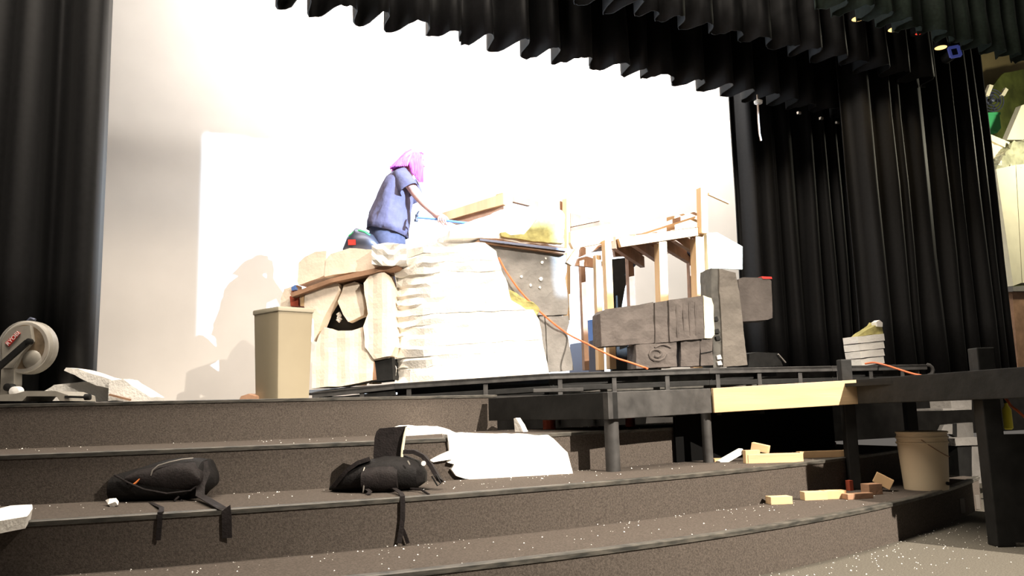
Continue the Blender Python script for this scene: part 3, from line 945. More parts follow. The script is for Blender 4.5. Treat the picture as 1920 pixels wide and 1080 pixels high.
# far (left) arm, mostly hidden, steadying the work
s2 = bv_(PP(768, 334, 0.17), 0.056, ch)
e2 = bv_(PP(790, 366, 0.22), 0.042, s2)
w2_ = bv_(PP(822, 402, 0.16), 0.028, e2)
hb = bv_(PP(832, 411, 0.12), 0.030, w2_)
for q in range(4):
    k1 = bv_(PP(838 + q * 1.0, 416, 0.09 + 0.022 * q), 0.010, hb)
    k2 = bv_(PP(842 + q * 1.0, 421, 0.085 + 0.022 * q), 0.009, k1)
    bv_(PP(843 + q * 1.0, 426, 0.085 + 0.022 * q), 0.008, k2)
k1 = bv_(PP(831, 417, 0.075), 0.011, hb)
bv_(PP(835, 423, 0.07), 0.009, k1)
# legs
for sd in (-1, 1):
    hp_ = bv_(PP(722, 462, 0.085 * sd), 0.095, pel)
    kn = bv_(PP(734 + 6 * sd, 540, 0.10 * sd), 0.062, hp_)
    an = bv_(Vector((0, 0, FEETZ + 0.09)) + Vector((*PP(722 + 10 * sd, 455, 0.10 * sd).xy, 0)), 0.042, kn)
    to = bv_(body_v[an] - ZZ * 0.055 + RR * 0.15, 0.032, an)
pr = thing('person', Vector((PERS.x, PERS.y, FEETZ)), 'person with long magenta hair in a grey tee leaning over the foam, hammer in hand', 'person')
me = bpy.data.meshes.new('body')
me.from_pydata([tuple(v) for v in body_v], body_e, [])
bo = wrap('body', me, 'skin', pr)
md = bo.modifiers.new('skin', 'SKIN')
sk = me.skin_vertices[0].data if me.skin_vertices else None
if sk is None:
    bm = bmesh.new()
    bm.from_mesh(me)
    bm.verts.layers.skin.verify()
    bm.to_mesh(me)
    bm.free()
    sk = me.skin_vertices[0].data
for i, r_ in enumerate(body_r):
    sk[i].radius = (r_, r_)
    sk[i].use_root = (i == 0)
md.use_smooth_shade = True
sb = bo.modifiers.new('sub', 'SUBSURF')
sb.levels = sb.render_levels = 2

# T-shirt: torso loft following the lean, with hem flare and folds
stn = [(725, 436, 40, 0.235), (727, 424, 40.5, 0.24), (731, 406, 38.5, 0.235), (737, 386, 36, 0.228), (742, 366, 33.5, 0.225), (746, 349, 31, 0.222), (750, 335, 27, 0.21), (754, 324, 20, 0.165), (760, 316, 12, 0.08)]
rings = []
for i, (x, y, hw, rb) in enumerate(stn):
    c = PP(x, y)
    ax = (RR * 0.97 - ZZ * 0.24).normalized()
    ra = hw * KP
    ring = []
    for j in range(48):
        t = 2 * math.pi * j / 48
        fd = 1 if i < 6 else 0.25
        w = 1 + 0.035 * math.sin(t * 5 + i * 1.3) * fd + 0.03 * math.sin(t * 11 - i * 2.1) * fd * (i < 6) + 0.02 * math.sin(t * 17 + i * 0.9) * (i < 5)
        ring.append(c + ax * ra * math.cos(t) * w + NN * rb * math.sin(t) * w)
    rings.append(ring)
sh_ = loft('t_shirt', rings, 'shirt', pr, True, cap=False)
sh_.modifiers.new('t', 'SOLIDIFY').thickness = 0.006


def sleeve(p0, p1, r0_, r1_, name):
    d = (p1 - p0).normalized()
    a = d.cross(NN).normalized()
    b = d.cross(a)
    rr_ = []
    for i in range(6):
        f_ = i / 5
        c = p0.lerp(p1, f_)
        rr_.append([c + (a * math.cos(t) + b * math.sin(t)) * ((r0_ + (r1_ - r0_) * f_) * (1 + 0.06 * math.sin(t * 4 + i))) for t in [2 * math.pi * j / 20 for j in range(20)]])
    o = loft(name, rr_, 'shirt', sh_, True, cap=False)
    o.modifiers.new('t', 'SOLIDIFY').thickness = 0.006


sleeve(PP(753, 327, -0.13), PP(774, 364, -0.20), 0.085, 0.100, 'sleeve')
sleeve(PP(764, 330, 0.13), PP(780, 366, 0.20), 0.085, 0.086, 'sleeve')
# jeans
jn = loft('jeans', [VR(0, PP(x, y), RR, NN, ra, rb) for x, y, ra, rb in ((724, 428, 0.165, 0.20), (726, 445, 0.175, 0.21), (729, 462, 0.165, 0.205), (730, 476, 0.11, 0.18))], 'jeans', pr)
for sd in (-1, 1):
    an_ = Vector((*PP(722 + 10 * sd, 455, 0.10 * sd).xy, FEETZ + 0.07))
    loft('trouser_leg', [VR(0, PP(726, 462, 0.09 * sd), RR, NN, 0.11, 0.10), VR(0, PP(730 + 3 * sd, 500, 0.095 * sd), RR, NN, 0.095, 0.09), VR(0, PP(734 + 6 * sd, 540, 0.10 * sd), RR, NN, 0.08, 0.078), VR(0, an_, RR, NN, 0.075, 0.07)], 'jeans', jn)
    sc = an_ - ZZ * 0.05 + RR * 0.05
    loft('shoe', [VR(0, sc + RR * dx - ZZ * (0.02 - hh) - ZZ * hh * 0.0, NN, ZZ, wv, hh) for dx, wv, hh in ((-0.11, 0.02, 0.02), (-0.09, 0.04, 0.045), (0.0, 0.045, 0.05), (0.1, 0.048, 0.03), (0.16, 0.02, 0.015))], 'shoe', pr)
# hair: cap over the skull plus long locks down the near side and back
hc = PP(781, 292)
hv, hf = [], []
nu, nv_ = 20, 10
for i in range(nv_ + 1):
    ph = math.pi * 0.62 * i / nv_
    for j in range(nu):
        t = 2 * math.pi * j / nu
        r_ = 0.112 + 0.005 * math.sin(t * 7 + i)
        ax = (ZZ * 0.93 - RR * 0.22).normalized()
        bx_ = (RR * 0.93 + ZZ * 0.22).normalized()
        hv.append(hc + ax * r_ * math.cos(ph) * 0.92 + (bx_ * math.cos(t) * 0.93 + NN * math.sin(t) * 0.85) * r_ * math.sin(ph))
for i in range(nv_):
    for j in range(nu):
        hf.append((i * nu + j, i * nu + (j + 1) % nu, (i + 1) * nu + (j + 1) % nu, (i + 1) * nu + j))
# keep the face open: drop the low front faces
keep = []
for f_ in hf:
    c = sum((hv[q] for q in f_), Vector()) / 4 - hc
    if c.dot(RR) > 0.035 and c.z < 0.055:
        continue
    keep.append(f_)
hr = obj('hair', hv, keep, 'hair', pr, 'all')
hr.modifiers.new('t', 'SOLIDIFY').thickness = 0.012
rl = random.Random(9)
locks = []
for q in range(12):          # near side locks, hanging in front of the shoulder
    dx = q * 1.9
    locks.append(([PP(772 + dx, 284 + abs(q - 5) * 0.6, -0.085), PP(774 + dx * 0.95, 300, -0.11), PP(776 + dx * 0.85, 316, -0.12 + rl.uniform(-.01, .01)), PP(779 + dx * 0.6, 326 + (9 if q > 5 else 0), -0.12), PP(784 + dx * 0.35, (332 if q < 6 else 340) + rl.uniform(-3, 3), -0.115)], [0.022, 0.024, 0.02, 0.015, 0.003]))
for q in range(13):          # locks over the nape and the back of the collar
    dd = -0.105 + 0.0175 * q
    locks.append(([PP(778, 281, dd * 0.8), PP(768, 288, dd), PP(759, 297, dd * 1.1), PP(750, 305, dd * 1.15), PP(743, 310 + rl.uniform(-1, 1), dd * 1.2), PP(736 + rl.uniform(-3, 2), 314, dd * 1.25)], [0.03, 0.034, 0.032, 0.026, 0.018, 0.004]))
for q in range(7):           # filling the side between ear and collar
    locks.append(([PP(776 - q * 1.5, 286 + q, -0.09), PP(770 - q * 2.2, 297 + q * 0.8, -0.115), PP(768 - q * 3, 306 + q * 0.4, -0.13), PP(768 - q * 3.6, 313, -0.14)], [0.026, 0.026, 0.02, 0.004]))
for q in range(5):           # far side
    locks.append(([PP(778 + q * 3, 285, 0.085), PP(780 + q * 3, 303, 0.10), PP(782 + q * 2.5, 322, 0.10), PP(786 + q * 2, 334, 0.09)], [0.022, 0.022, 0.016, 0.003]))
for pts, rd in locks:
    tube('hair_lock', pts, rd, 'hair', hr, 7)
# face: eyes, mouth, ear
for sd in (-1, 1):
    lathe('eye', PP(797, 294.5, 0.03 * sd) - RR * 0.006, [(0.001, -0.01), (0.010, -0.006), (0.0115, 0), (0.008, 0.008), (0.001, 0.011)], 'eye', pr, 10, RR)
tube('mouth', [PP(798, 305.5, d) for d in (-0.02, 0, 0.02)], [0.004, 0.007, 0.004], 'lip', pr, 6)
# hammer with a blue handle
hm = thing('hammer', PP(845, 424, -0.21), 'long blue handled hammer held in the hand above the foam', 'hammer')
tube('handle', [hdl0.lerp(hdl1, q / 6) + ZZ * 0.004 * math.sin(q) for q in range(7)], [0.009, 0.010, 0.011, 0.012, 0.012, 0.012, 0.010], 'blue', hm, 10)
hu = (ZZ - hdir * ZZ.dot(hdir)).normalized()
hh0 = PP(787, 416, -0.21)
lathe('head', hh0 - hu * 0.045, [(0.017, 0), (0.019, 0.004), (0.019, 0.022), (0.013, 0.03), (0.013, 0.05), (0.016, 0.055), (0.016, 0.07)], 'steel', hm, 14, hu)
for sd in (-1, 1):
    tube('claw', [hh0 + hu * 0.02 + NN * 0.006 * sd, hh0 + hu * 0.045 + hdir * 0.006 + NN * 0.009 * sd, hh0 + hu * 0.065 + hdir * 0.018 + NN * 0.010 * sd], [0.009, 0.007, 0.003], 'steel', hm, 6)

# ------------------------------------------------------------------ bin on the stage
c_ = atd(528, 745, 6.0)
base_z = ZT[0]
bn = thing('waste_bin', Vector((c_.x, c_.y, base_z)), 'tall square tan plastic waste bin on the stage', 'bin')
ztop = rimz(522, 575, atd(522, 575, 5.82))
near_t, left_t, right_t = atd(522, 575, 5.80), atd(475, 584, 6.02), atd(588, 580, 5.98)
nt_, lt_, rt_ = (Vector((p.x, p.y, 0)) for p in (near_t, left_t, right_t))
bt_ = lt_ + rt_ - nt_
cen = (lt_ + rt_) / 2
sc_b = 0.90


def ring4(sc, z, rd=0.02):
    pts = []
    cs_ = [nt_, rt_, bt_, lt_]
    for i, p in enumerate(cs_):
        a, b = cs_[i - 1], cs_[(i + 1) % 4]
        q = cen + (p - cen) * sc
        for f_ in (0, 0.5, 1):
            d1, d2 = (a - p).normalized() * rd, (b - p).normalized() * rd
            pts.append(q + (d1 * (1 - f_) ** 2 + d2 * f_ ** 2) + ZZ * z)
    return pts


loft('body', [ring4(sc_b, base_z), ring4(1.0, ztop - 0.03)], 'can', bn, True)
loft('rim', [ring4(1.0, ztop - 0.035), ring4(1.04, ztop - 0.03), ring4(1.05, ztop - 0.008), ring4(1.03, ztop), ring4(0.97, ztop), ring4(0.96, ztop - 0.03)], 'can_rim', bn, True, cap=False)

# ------------------------------------------------------------------ mitre saw at the left
SD = 4.85
sw = thing('mitre_saw', Vector((*atd(60, 745, SD).xy, ZT[0])), 'grey mitre saw with a round blade guard and red badge at the stage edge', 'power tool')


def SP(x, y, d=0.0):
    return atd(x, y, SD + d)


bz = ZT[0]
base = SP(60, 740)
# base casting with two arched feet
slab('base_casting', [(-20, 752), (-10, 741), (30, 738), (48, 733), (104, 733), (128, 741), (130, 752), (112, 752), (106, 743), (50, 743), (42, 752)], DP(SD), 0.30, 'saw_grey', sw, off=-0.16)
gd = SP(56, 652)
rpx = SD / F
lathe('upper_guard', gd - NN * 0.03, [(0.02, -0.012), (46 * rpx, -0.012), (50 * rpx, 0.0), (50 * rpx, 0.055), (46 * rpx, 0.06), (0.02, 0.06)], 'saw_grey', sw, 40, NN)
lathe('blade', gd - NN * 0.058 + RR * 0.012, [(0.01, 0), (42 * rpx, 0), (42 * rpx, 0.003), (0.01, 0.003)], 'saw_blade', sw, 48, NN)
lathe('blade_guard', gd - NN * 0.072, [(41 * rpx, 0.0), (47 * rpx, 0.0), (49 * rpx, 0.012), (47 * rpx, 0.012)], 'saw_guard', sw, 40, NN, False)
lathe('arbor_cap', gd - NN * 0.075 - RR * 0.015, [(0.005, -0.012), (0.020, -0.010), (0.022, 0.0), (0.030, 0.012), (0.032, 0.03)], 'black', sw, 18, NN)
lathe('gear_cover', SP(58, 674, -0.07), [(0.01, -0.004), (0.045, 0.0), (0.055, 0.01), (0.055, 0.03)], 'saw_grey', sw, 24, NN)
slab('guard_cover', [(4, 668), (4, 640), (14, 622), (34, 612), (56, 610), (60, 640), (40, 664), (24, 690), (6, 690)], DP(SD), 0.05, 'saw_grey', sw, off=-0.09)
slab('arm', [(2, 690), (26, 666), (40, 668), (26, 694), (26, 720), (22, 740), (0, 740)], DP(SD), 0.08, 'saw_grey', sw, off=-0.08)
beam('lever', SP(-4, 690, -0.12), SP(52, 641, -0.12), 0.02, 0.032, 'black', sw)
lathe('lever_knob', SP(52, 640, -0.14), [(0.004, 0), (0.018, 0.004), (0.018, 0.03), (0.004, 0.034)], 'black', sw, 14, NN)
tube('handle', [SP(40, 616, 0.05), SP(50, 606, 0.05), SP(58, 598, 0.06), SP(66, 600, 0.06)], [0.010, 0.013, 0.014, 0.010], 'steel', sw, 8)
lathe('pivot', SP(12, 726, -0.13), [(0.004, 0), (0.022, 0.004), (0.022, 0.06)], 'black', sw, 16, NN)
lathe('motor_end', SP(24, 734, -0.14), [(0.004, 0), (0.028, 0.008), (0.03, 0.06)], 'white', sw, 16, NN)
beam('clamp_rod', SP(122, 744, -0.16), SP(162, 745, -0.16), 0.012, 0.012, 'black', sw)
lathe('clamp_knob', SP(158, 744.5, -0.16), [(0.006, 0), (0.018, 0.004), (0.018, 0.034), (0.006, 0.038)], 'black', sw, 12, RR)
bd = slab('badge', [(9, 643), (32, 621), (38, 625), (16, 650)], DP(SD), 0.006, 'red', sw, off=-0.097)
bd['label'] = 'red badge with white lettering'
tcv = bpy.data.curves.new('lettering', 'FONT')
tcv.body = 'RYOBI'
tcv.size = 0.034
tcv.align_x = 'CENTER'
tcv.align_y = 'CENTER'
tcv.extrude = 0.001
_t = bpy.data.objects.new('lettering_curve', tcv)
COL.objects.link(_t)
bpy.context.view_layer.update()
tme = bpy.data.meshes.new_from_object(_t.evaluated_get(bpy.context.evaluated_depsgraph_get()))
bpy.data.objects.remove(_t)
tme.materials.clear()
tme.materials.append(M['white'])
tx = bpy.data.objects.new('badge_lettering', tme)
COL.objects.link(tx)
tp = DP(SD).at(24, 634.5, -0.101)
td = (DP(SD).at(34.5, 623) - DP(SD).at(12.5, 646.5)).normalized()
tn = -NN
tu = tn.cross(td)
mt_ = Matrix.Identity(4)
for i in range(3):
    mt_[i][0], mt_[i][1], mt_[i][2], mt_[i][3] = td[i], tu[i], tn[i], tp[i]
tx.matrix_world = mt_
tx.parent = sw
tx.matrix_parent_inverse = Matrix.Translation(-Vector(sw.location))

# ------------------------------------------------------------------ foam scraps on the stage by the saw
G1 = 'foam offcuts in a heap beside the mitre saw'
FP = DP(5.12)
for nm, pts, o_, lab in ((0, [(70, 752), (74, 737), (100, 722), (158, 716), (200, 724), (212, 752)], 0.10, 'broad flat foam offcut at the bottom of the heap by the saw'),
                         (1, [(120, 695), (124, 690), (146, 692), (186, 705), (210, 712), (208, 728), (180, 724), (158, 713), (138, 702)], 0.03, 'pointed foam blade sticking up left out of the heap'),
                         (2, [(202, 752), (205, 714), (232, 710), (240, 716), (283, 745), (282, 752)], 0.0, 'triangular white foam wedge at the right of the heap')):
    tag(slab('foam_offcut', pts, FP, 0.20, 'foam', None, rough=0.008, cell=0.05, off=o_, seed=100 + nm), lab, 'foam offcut', G1)
beam_ = tag(beam('stick', FP.at(205, 740, -0.02), FP.at(245, 750, -0.02), 0.012, 0.012, 'wood_dark', None), 'thin dark stick lying against the foam wedge', 'stick')
tag(slab('foam_offcut', [(448, 752), (452, 742), (466, 737), (480, 742), (480, 752)], DP(5.9), 0.2, 'wood_dark', None, rough=0.01, cell=0.04, seed=108), 'small brown offcut at the foot of the bin', 'foam offcut')

# ------------------------------------------------------------------ things on the steps
def on(x, y, k_, dz=0.0):
    return atz(x, y, ZT[k_] + dz)


def sheet(name, corners, k_, th, mt, lab, cat='foam sheet', seed=0, lift=None, group=None, rough=0.006, cell=0.05):
    """uneven foam sheet: image outline given with a height over the step per corner"""
    top = [atz(x, y, ZT[k_] + h) for x, y, h in corners]
    bm = bmesh.new()
    tv = [bm.verts.new(p) for p in top]
    nrm = Vector()
    for i in range(len(top)):
        a, b = top[i], top[(i + 1) % len(top)]
        nrm += a.cross(b)
    nrm.normalize()
    if nrm.z < 0:
        nrm = -nrm
    bvs = [bm.verts.new(p - nrm * th) for p in top]
    bm.faces.new(tv)
    bm.faces.new(bvs[::-1])
    for i in range(len(top)):
        bm.faces.new((tv[i], bvs[i], bvs[(i + 1) % len(top)], tv[(i + 1) % len(top)]))
    for no in (RR, NN):
        cs = [v.co.dot(no) for v in bm.verts]
        k2 = min(cs) + cell
        while k2 < max(cs) - cell * 0.3:
            bmesh.ops.bisect_plane(bm, geom=bm.verts[:] + bm.edges[:] + bm.faces[:], plane_co=no * k2, plane_no=no, dist=1e-5)
            k2 += cell
    for v in bm.verts:
        p = v.co * 9 + Vector((seed, seed * 2, 0))
        v.co += Vector((noise.noise(p), noise.noise(p + Vector((4, 4, 4))), noise.noise(p + Vector((7, 1, 2))))) * rough
    bmesh.ops.triangulate(bm, faces=[f for f in bm.faces if len(f.verts) > 4])
    bmesh.ops.recalc_face_normals(bm, faces=bm.faces)
    me = bpy.data.meshes.new(name)
    bm.to_mesh(me)
    bm.free()
    o = wrap(name, me, mt)
    if lab:
        tag(o, lab, cat, group)
    return o


# big white sheets leaning between two steps, middle right
SPN = Plane(atz(860, 900, ZT[2]).xy, atz(1072, 888, ZT[2]).xy)
G2 = 'foam sheets dropped on the steps'
tag(slab('foam_sheet', [(845, 880), (852, 871), (838, 868), (848, 862), (812, 866), (806, 862), (842, 846), (838, 814), (870, 812), (1030, 816), (1064, 850), (1070, 870), (1075, 890), (1060, 893), (1012, 893), (990, 902), (900, 903), (872, 896), (856, 891)], SPN, 0.10, 'foam', None, rough=0.012, cell=0.05, off=0.0, seed=121),
    'largest white foam sheet, torn at its left, leaning against the carpeted steps', 'foam sheet', G2)
tag(slab('foam_sheet', [(768, 818), (772, 806), (800, 797), (820, 799), (846, 808), (858, 812), (840, 819), (800, 819)], Plane(atz(768, 818, ZT[1]).xy, atz(858, 812, ZT[1]).xy), 0.22, 'foam', None, rough=0.01, cell=0.04, off=0.05, seed=122),
    'smaller white foam sheet lying on the upper step behind the upright bag', 'foam sheet', G2)
tag(slab('foam_shard', [(966, 810), (964, 785), (968, 784), (976, 797), (982, 810)], Plane(atz(966, 811, ZT[1]).xy, atz(982, 811, ZT[1]).xy), 0.04, 'foam', None, rough=0.003, cell=0.03, seed=123),
    'small pointed foam shard standing against the stage riser', 'foam shard')
sheet('foam_shard', [(-25, 956, 0.05), (20, 949, 0.05), (60, 947, 0.05), (62, 954, 0.04), (52, 968, 0.03), (0, 977, 0.03), (-25, 980, 0.03)], 2, 0.04, 'foam', 'pale flat foam shard at the left end of the middle step', 'foam shard', 131)
sheet('foam_shard', [(198, 938, 0.02), (205, 935, 0.03), (218, 934, 0.03), (216, 941, 0.02), (203, 946, 0.01)], 2, 0.02, 'foam', 'small white foam lump touching the left end of the flat bag', 'foam shard', 132, rough=0.004, cell=0.02)


# backpacks
def bagbody(name, stations, mt, parent, n=20, p=2.6):
    return loft(name, [ell_ring(c, NN, ZZ, rn, rz, n, p) for c, rn, rz in stations], mt, parent, True)


b1 = on(305, 935, 2)
K1 = (b1 - CAM).dot(NN) / F
bp = thing('backpack', b1, 'flat lying black backpack with an orange zip tag on the middle step', 'backpack', 'black backpacks on the steps')


def B1(x, y, d=0.0):
    return b1 + RR * ((x - 305) * K1) + ZZ * ((940 - y) * K1) + NN * d


st = [(217, 898, 936, 0.06), (222, 894, 941, 0.10), (245, 888, 942, 0.125), (275, 880, 943, 0.135), (305, 871, 943, 0.14), (335, 867, 943, 0.14), (365, 868, 940, 0.13), (385, 871, 930, 0.11), (396, 892, 922, 0.08), (402, 902, 915, 0.04)]
bagbody('body', [(B1(x, (t + b) / 2), dn, (b - t) / 2 * K1) for x, t, b, dn in st], 'bag', bp)
fpk = bagbody('front_pocket', [(B1(x, (t + b) / 2, -0.085), 0.06, (b - t) / 2 * K1) for x, t, b in ((262, 893, 905), (280, 884, 912), (310, 879, 922), (345, 874, 926), (375, 874, 922), (390, 890, 914), (394, 898, 908))], 'bag2', bp)
tube('zip', [B1(308, 894, -0.142), B1(310, 885, -0.14), B1(318, 877, -0.13), B1(335, 872, -0.12), B1(355, 868, -0.10), B1(372, 867, -0.08)], 0.003, 'zip', bp, 6)
tube('zip_tag', [B1(279, 909, -0.15), B1(284, 905, -0.152), B1(289, 899, -0.148)], [0.005, 0.004, 0.002], 'orange_tag', bp, 6)
tube('piping', [B1(x, y, d) for x, y, d in ((240, 892, -0.125), (270, 905, -0.15), (300, 917, -0.16), (340, 925, -0.16), (378, 922, -0.14), (396, 905, -0.09))], 0.004, 'bag2', bp, 6)
tube('carry_loop', [B1(356, 932, -0.13), B1(352, 938, -0.15), B1(357, 946, -0.15), B1(362, 938, -0.13)], 0.005, 'bag2', bp, 6)
def hang(x, y, k_, drop, dx=0.0):
    p = atz(x, y, ZT[k_])
    return Vector((p.x + dx * RR.x, edge(k_, p.x) - 0.018, ZT[k_] - drop))


def over(x, y, k_):
    p = atz(x, y, ZT[k_])
    return Vector((p.x, edge(k_, p.x) - 0.012, ZT[k_] + 0.009))


ribbon('strap', [B1(385, 876, -0.05), B1(397, 895, -0.09), B1(393, 915, -0.12), B1(397, 930, -0.15), atz(408, 948, ZT[2] + 0.012), atz(416, 953, ZT[2] + 0.008), over(424, 957, 2), hang(425, 957, 2, 0.02), hang(427, 957, 2, 0.10)], [RR] * 9, 0.036, 'bag2', bp)
ribbon('strap', [B1(303, 941, -0.12), atz(303, 952, ZT[2] + 0.010), atz(302, 960, ZT[2] + 0.008), over(301, 966, 2), hang(301, 966, 2, 0.02), hang(299, 966, 2, 0.09)], RR, 0.018, 'bag2', bp)

b2 = on(725, 918, 2)
K2 = (b2 - CAM).dot(NN) / F
bq = thing('backpack', b2, 'bulky black backpack with its flap standing upright beside the torn foam sheet', 'backpack', 'black backpacks on the steps')


def B2(x, y, d=0.0):
    return b2 + RR * ((x - 725) * K2) + ZZ * ((920 - y) * K2) + NN * d


st = [(622, 912, 918, 0.03), (638, 895, 919, 0.08), (660, 878, 920, 0.12), (690, 866, 921, 0.14), (725, 858, 921, 0.15), (760, 860, 921, 0.14), (785, 870, 916, 0.12), (797, 888, 908, 0.06)]
bagbody('body', [(B2(x, (t + b) / 2), dn, (b - t) / 2 * K2) for x, t, b, dn in st], 'bag', bq)
bagbody('front_pocket', [(B2(x, (t + b) / 2, -0.1), 0.07, (b - t) / 2 * K2) for x, t, b in ((690, 880, 915), (700, 876, 919), (725, 872, 920), (745, 874, 919), (753, 880, 914))], 'bag2', bq)
fl_ = loft('flap', [[B2(x0, y0, -0.03), B2(x1, y1, -0.03), B2(x1, y1, 0.02), B2(x0, y0, 0.02)] for x0, y0, x1, y1 in ((703, 872, 755, 868), (703, 850, 756, 846), (705, 826, 760, 822), (708, 815, 763, 810), (714, 809, 762, 806))], 'bag2', bq, True)
tube('flap_zip', [B2(755, 868, -0.045), B2(757, 846, -0.045), B2(761, 822, -0.045), B2(764, 809, -0.035), B2(769, 811, -0.02)], [0.006, 0.007, 0.006, 0.006, 0.004], 'cream', bq, 6)
ribbon('shoulder_strap', [B2(757, 852, -0.02), B2(778, 853, -0.02), B2(795, 862, -0.03), B2(810, 880, -0.04), B2(820, 896, -0.06), B2(826, 905, -0.07)], NN, 0.06, 'bag2', bq, 0.018)
ribbon('shoulder_strap', [B2(700, 862, -0.08), B2(680, 868, -0.09), B2(662, 880, -0.09), B2(650, 893, -0.08), B2(638, 906, -0.06)], NN, 0.06, 'bag2', bq, 0.018)
tube('buckle', [B2(812, 895, -0.1), B2(822, 912, -0.1), B2(828, 908, -0.1), B2(820, 893, -0.1)], 0.004, 'black', bq, 6, closed=True)
tube('zip', [B2(694, 876, -0.13), B2(692, 886, -0.15), B2(696, 900, -0.165), B2(694, 918, -0.165)], 0.003, 'zip', bq, 6)
tube('zip', [B2(771, 866, -0.14), B2(775, 873, -0.145)], 0.004, 'zip', bq, 6)
lathe('button', B2(796, 873, -0.06), [(0.002, 0), (0.011, 0.002), (0.011, 0.008)], 'white', bq, 12, -NN)
ribbon('strap', [B2(748, 912, -0.16), atz(751, 924, ZT[2] + 0.012), atz(755, 930, ZT[2] + 0.009), over(757, 935, 2), hang(757, 935, 2, 0.02), hang(756, 935, 2, 0.08), hang(752, 935, 2, 0.13), hang(747, 935, 2, 0.175)], RR, 0.020, 'bag2', bq)
ribbon('strap', [hang(753, 935, 2, 0.11), hang(760, 935, 2, 0.135), hang(769, 935, 2, 0.178)], RR, 0.015, 'bag2', bq)
ribbon('strap', [B2(700, 912, -0.16), atz(694, 922, ZT[2] + 0.012), atz(690, 927, ZT[2] + 0.005)], RR, 0.018, 'bag2', bq)
tube('strap_end', [B2(775, 915, -0.12), atz(790, 918, ZT[2] + 0.012), atz(804, 927, ZT[2] + 0.006)], 0.005, 'bag2', bq, 6)

# wood scraps
G3 = 'wood scraps on the steps under the deck'


def scrap(px_, py_, k_, L_, w, h, rot, mt, lab, dz=0.0, tilt=0.0, name='wood_scrap', cat='wood scrap'):
    p = atz(px_, py_, ZT[k_])
    p = Vector((p.x, p.y, ZT[k_] + h / 2 + dz)) + NN * (w / 2)
    return tag(cbox(name, p, L_, w, h, mt, None, rot=rot - YAW, tilt=tilt, bevel=0.002), lab, cat, G3)


scrap(1455, 868, 2, 0.32, 0.09, 0.05, 0.02, 'wood_h', 'longest bright pine offcut of the scraps on the middle step')
scrap(1412, 869, 2, 0.09, 0.04, 0.075, 0.15, 'wood', 'stubby pine block at the left end of the long offcut', 0.0)
scrap(1430, 866, 2, 0.10, 0.05, 0.045, -0.5, 'wood_h', 'small tilted pine block resting on top of the long offcut', 0.058, 0.22)
scrap(1372, 866, 2, 0.17, 0.05, 0.03, 0.25, 'foam', 'pale blue white foam strip slanting beside the pine scraps', 0.012, -0.42, 'foam_scrap', 'foam scrap')
scrap(1352, 866, 2, 0.08, 0.05, 0.02, 0.0, 'wood', 'thin pine chip at the foot of the second post')
scrap(1550, 858, 2, 0.34, 0.06, 0.04, 0.08, 'wood', 'shaded pine board behind the bright scraps, ending at the square post')
scrap(1520, 838, 2, 0.40, 0.05, 0.03, 0.06, 'wood_dark', 'dark narrow board furthest back under the deck', 0.0)
scrap(1465, 946, 3, 0.12, 0.07, 0.04, 0.12, 'wood_h', 'single bright pine block, leftmost on the lowest step')
scrap(1530, 938, 3, 0.13, 0.06, 0.045, 0.10, 'wood_h', 'bright pine block on the lowest step at the edge of the shadow')
scrap(1566, 936, 3, 0.13, 0.06, 0.045, 0.08, 'wood', 'shaded pine block just right of the bright one on the lowest step')
scrap(1612, 936, 3, 0.16, 0.05, 0.03, 0.25, 'wood_dark', 'reddish wedge of wood before the square post')
scrap(1640, 928, 3, 0.09, 0.07, 0.06, 0.3, 'wood_dark', 'brown cube of wood between the red wedge and the bucket')
scrap(1662, 922, 3, 0.10, 0.06, 0.06, -0.4, 'wood', 'tilted brown block nearest to the bucket', 0.03, 0.5)

# bucket
bkp = atz(1758, 921, ZT[3])
bk = thing('bucket', Vector((bkp.x, bkp.y, ZT[3])) + NN * 0.13, 'cream plastic bucket with a wire handle in the shade under the deck', 'bucket')
bc_ = Vector(bk.location)
KB = (bc_ - CAM).dot(NN) / F
bh = 104 * KB
r0b, r1b = 37 * KB, 44 * KB
lathe('body', bc_, [(0.01, 0.004), (r0b, 0.0), (r0b + 0.002, 0.01), (r1b - 0.004, bh - 0.06), (r1b - 0.004, bh - 0.01), (r1b - 0.012, bh - 0.012), (r0b - 0.008, 0.012), (0.01, 0.012)], 'bucket', bk, 32)
for hz_ in (bh - 0.005, bh - 0.035, bh - 0.065):
    lathe('rim_band', bc_ + ZZ * (hz_ - 0.006), [(r1b - 0.006, 0), (r1b + 0.002, 0.001), (r1b + 0.002, 0.011), (r1b - 0.006, 0.012)], 'bucket', bk, 32)
hp = []
for i in range(11):
    q = i / 10
    xo = (-20 + 63 * q) * KB
    zo = bh - 0.045 - 0.105 * (1 - (1 - q) ** 1.7)
    rr_ = r0b + (r1b - r0b) * zo / bh + 0.004
    hp.append(bc_ + RR * xo - NN * math.sqrt(max(rr_ * rr_ - xo * xo, 0.0)) + ZZ * zo)
tube('handle', hp, 0.0028, 'wood_dark', bk, 6)
lathe('drain_spot', bc_ - NN * (r0b - 0.006) * 0.75 + RR * 25 * KB * 0.9 + ZZ * 0.04 - NN * 0.012, [(0.002, 0), (0.010, 0.001), (0.010, 0.02)], 'black', bk, 10, -NN)

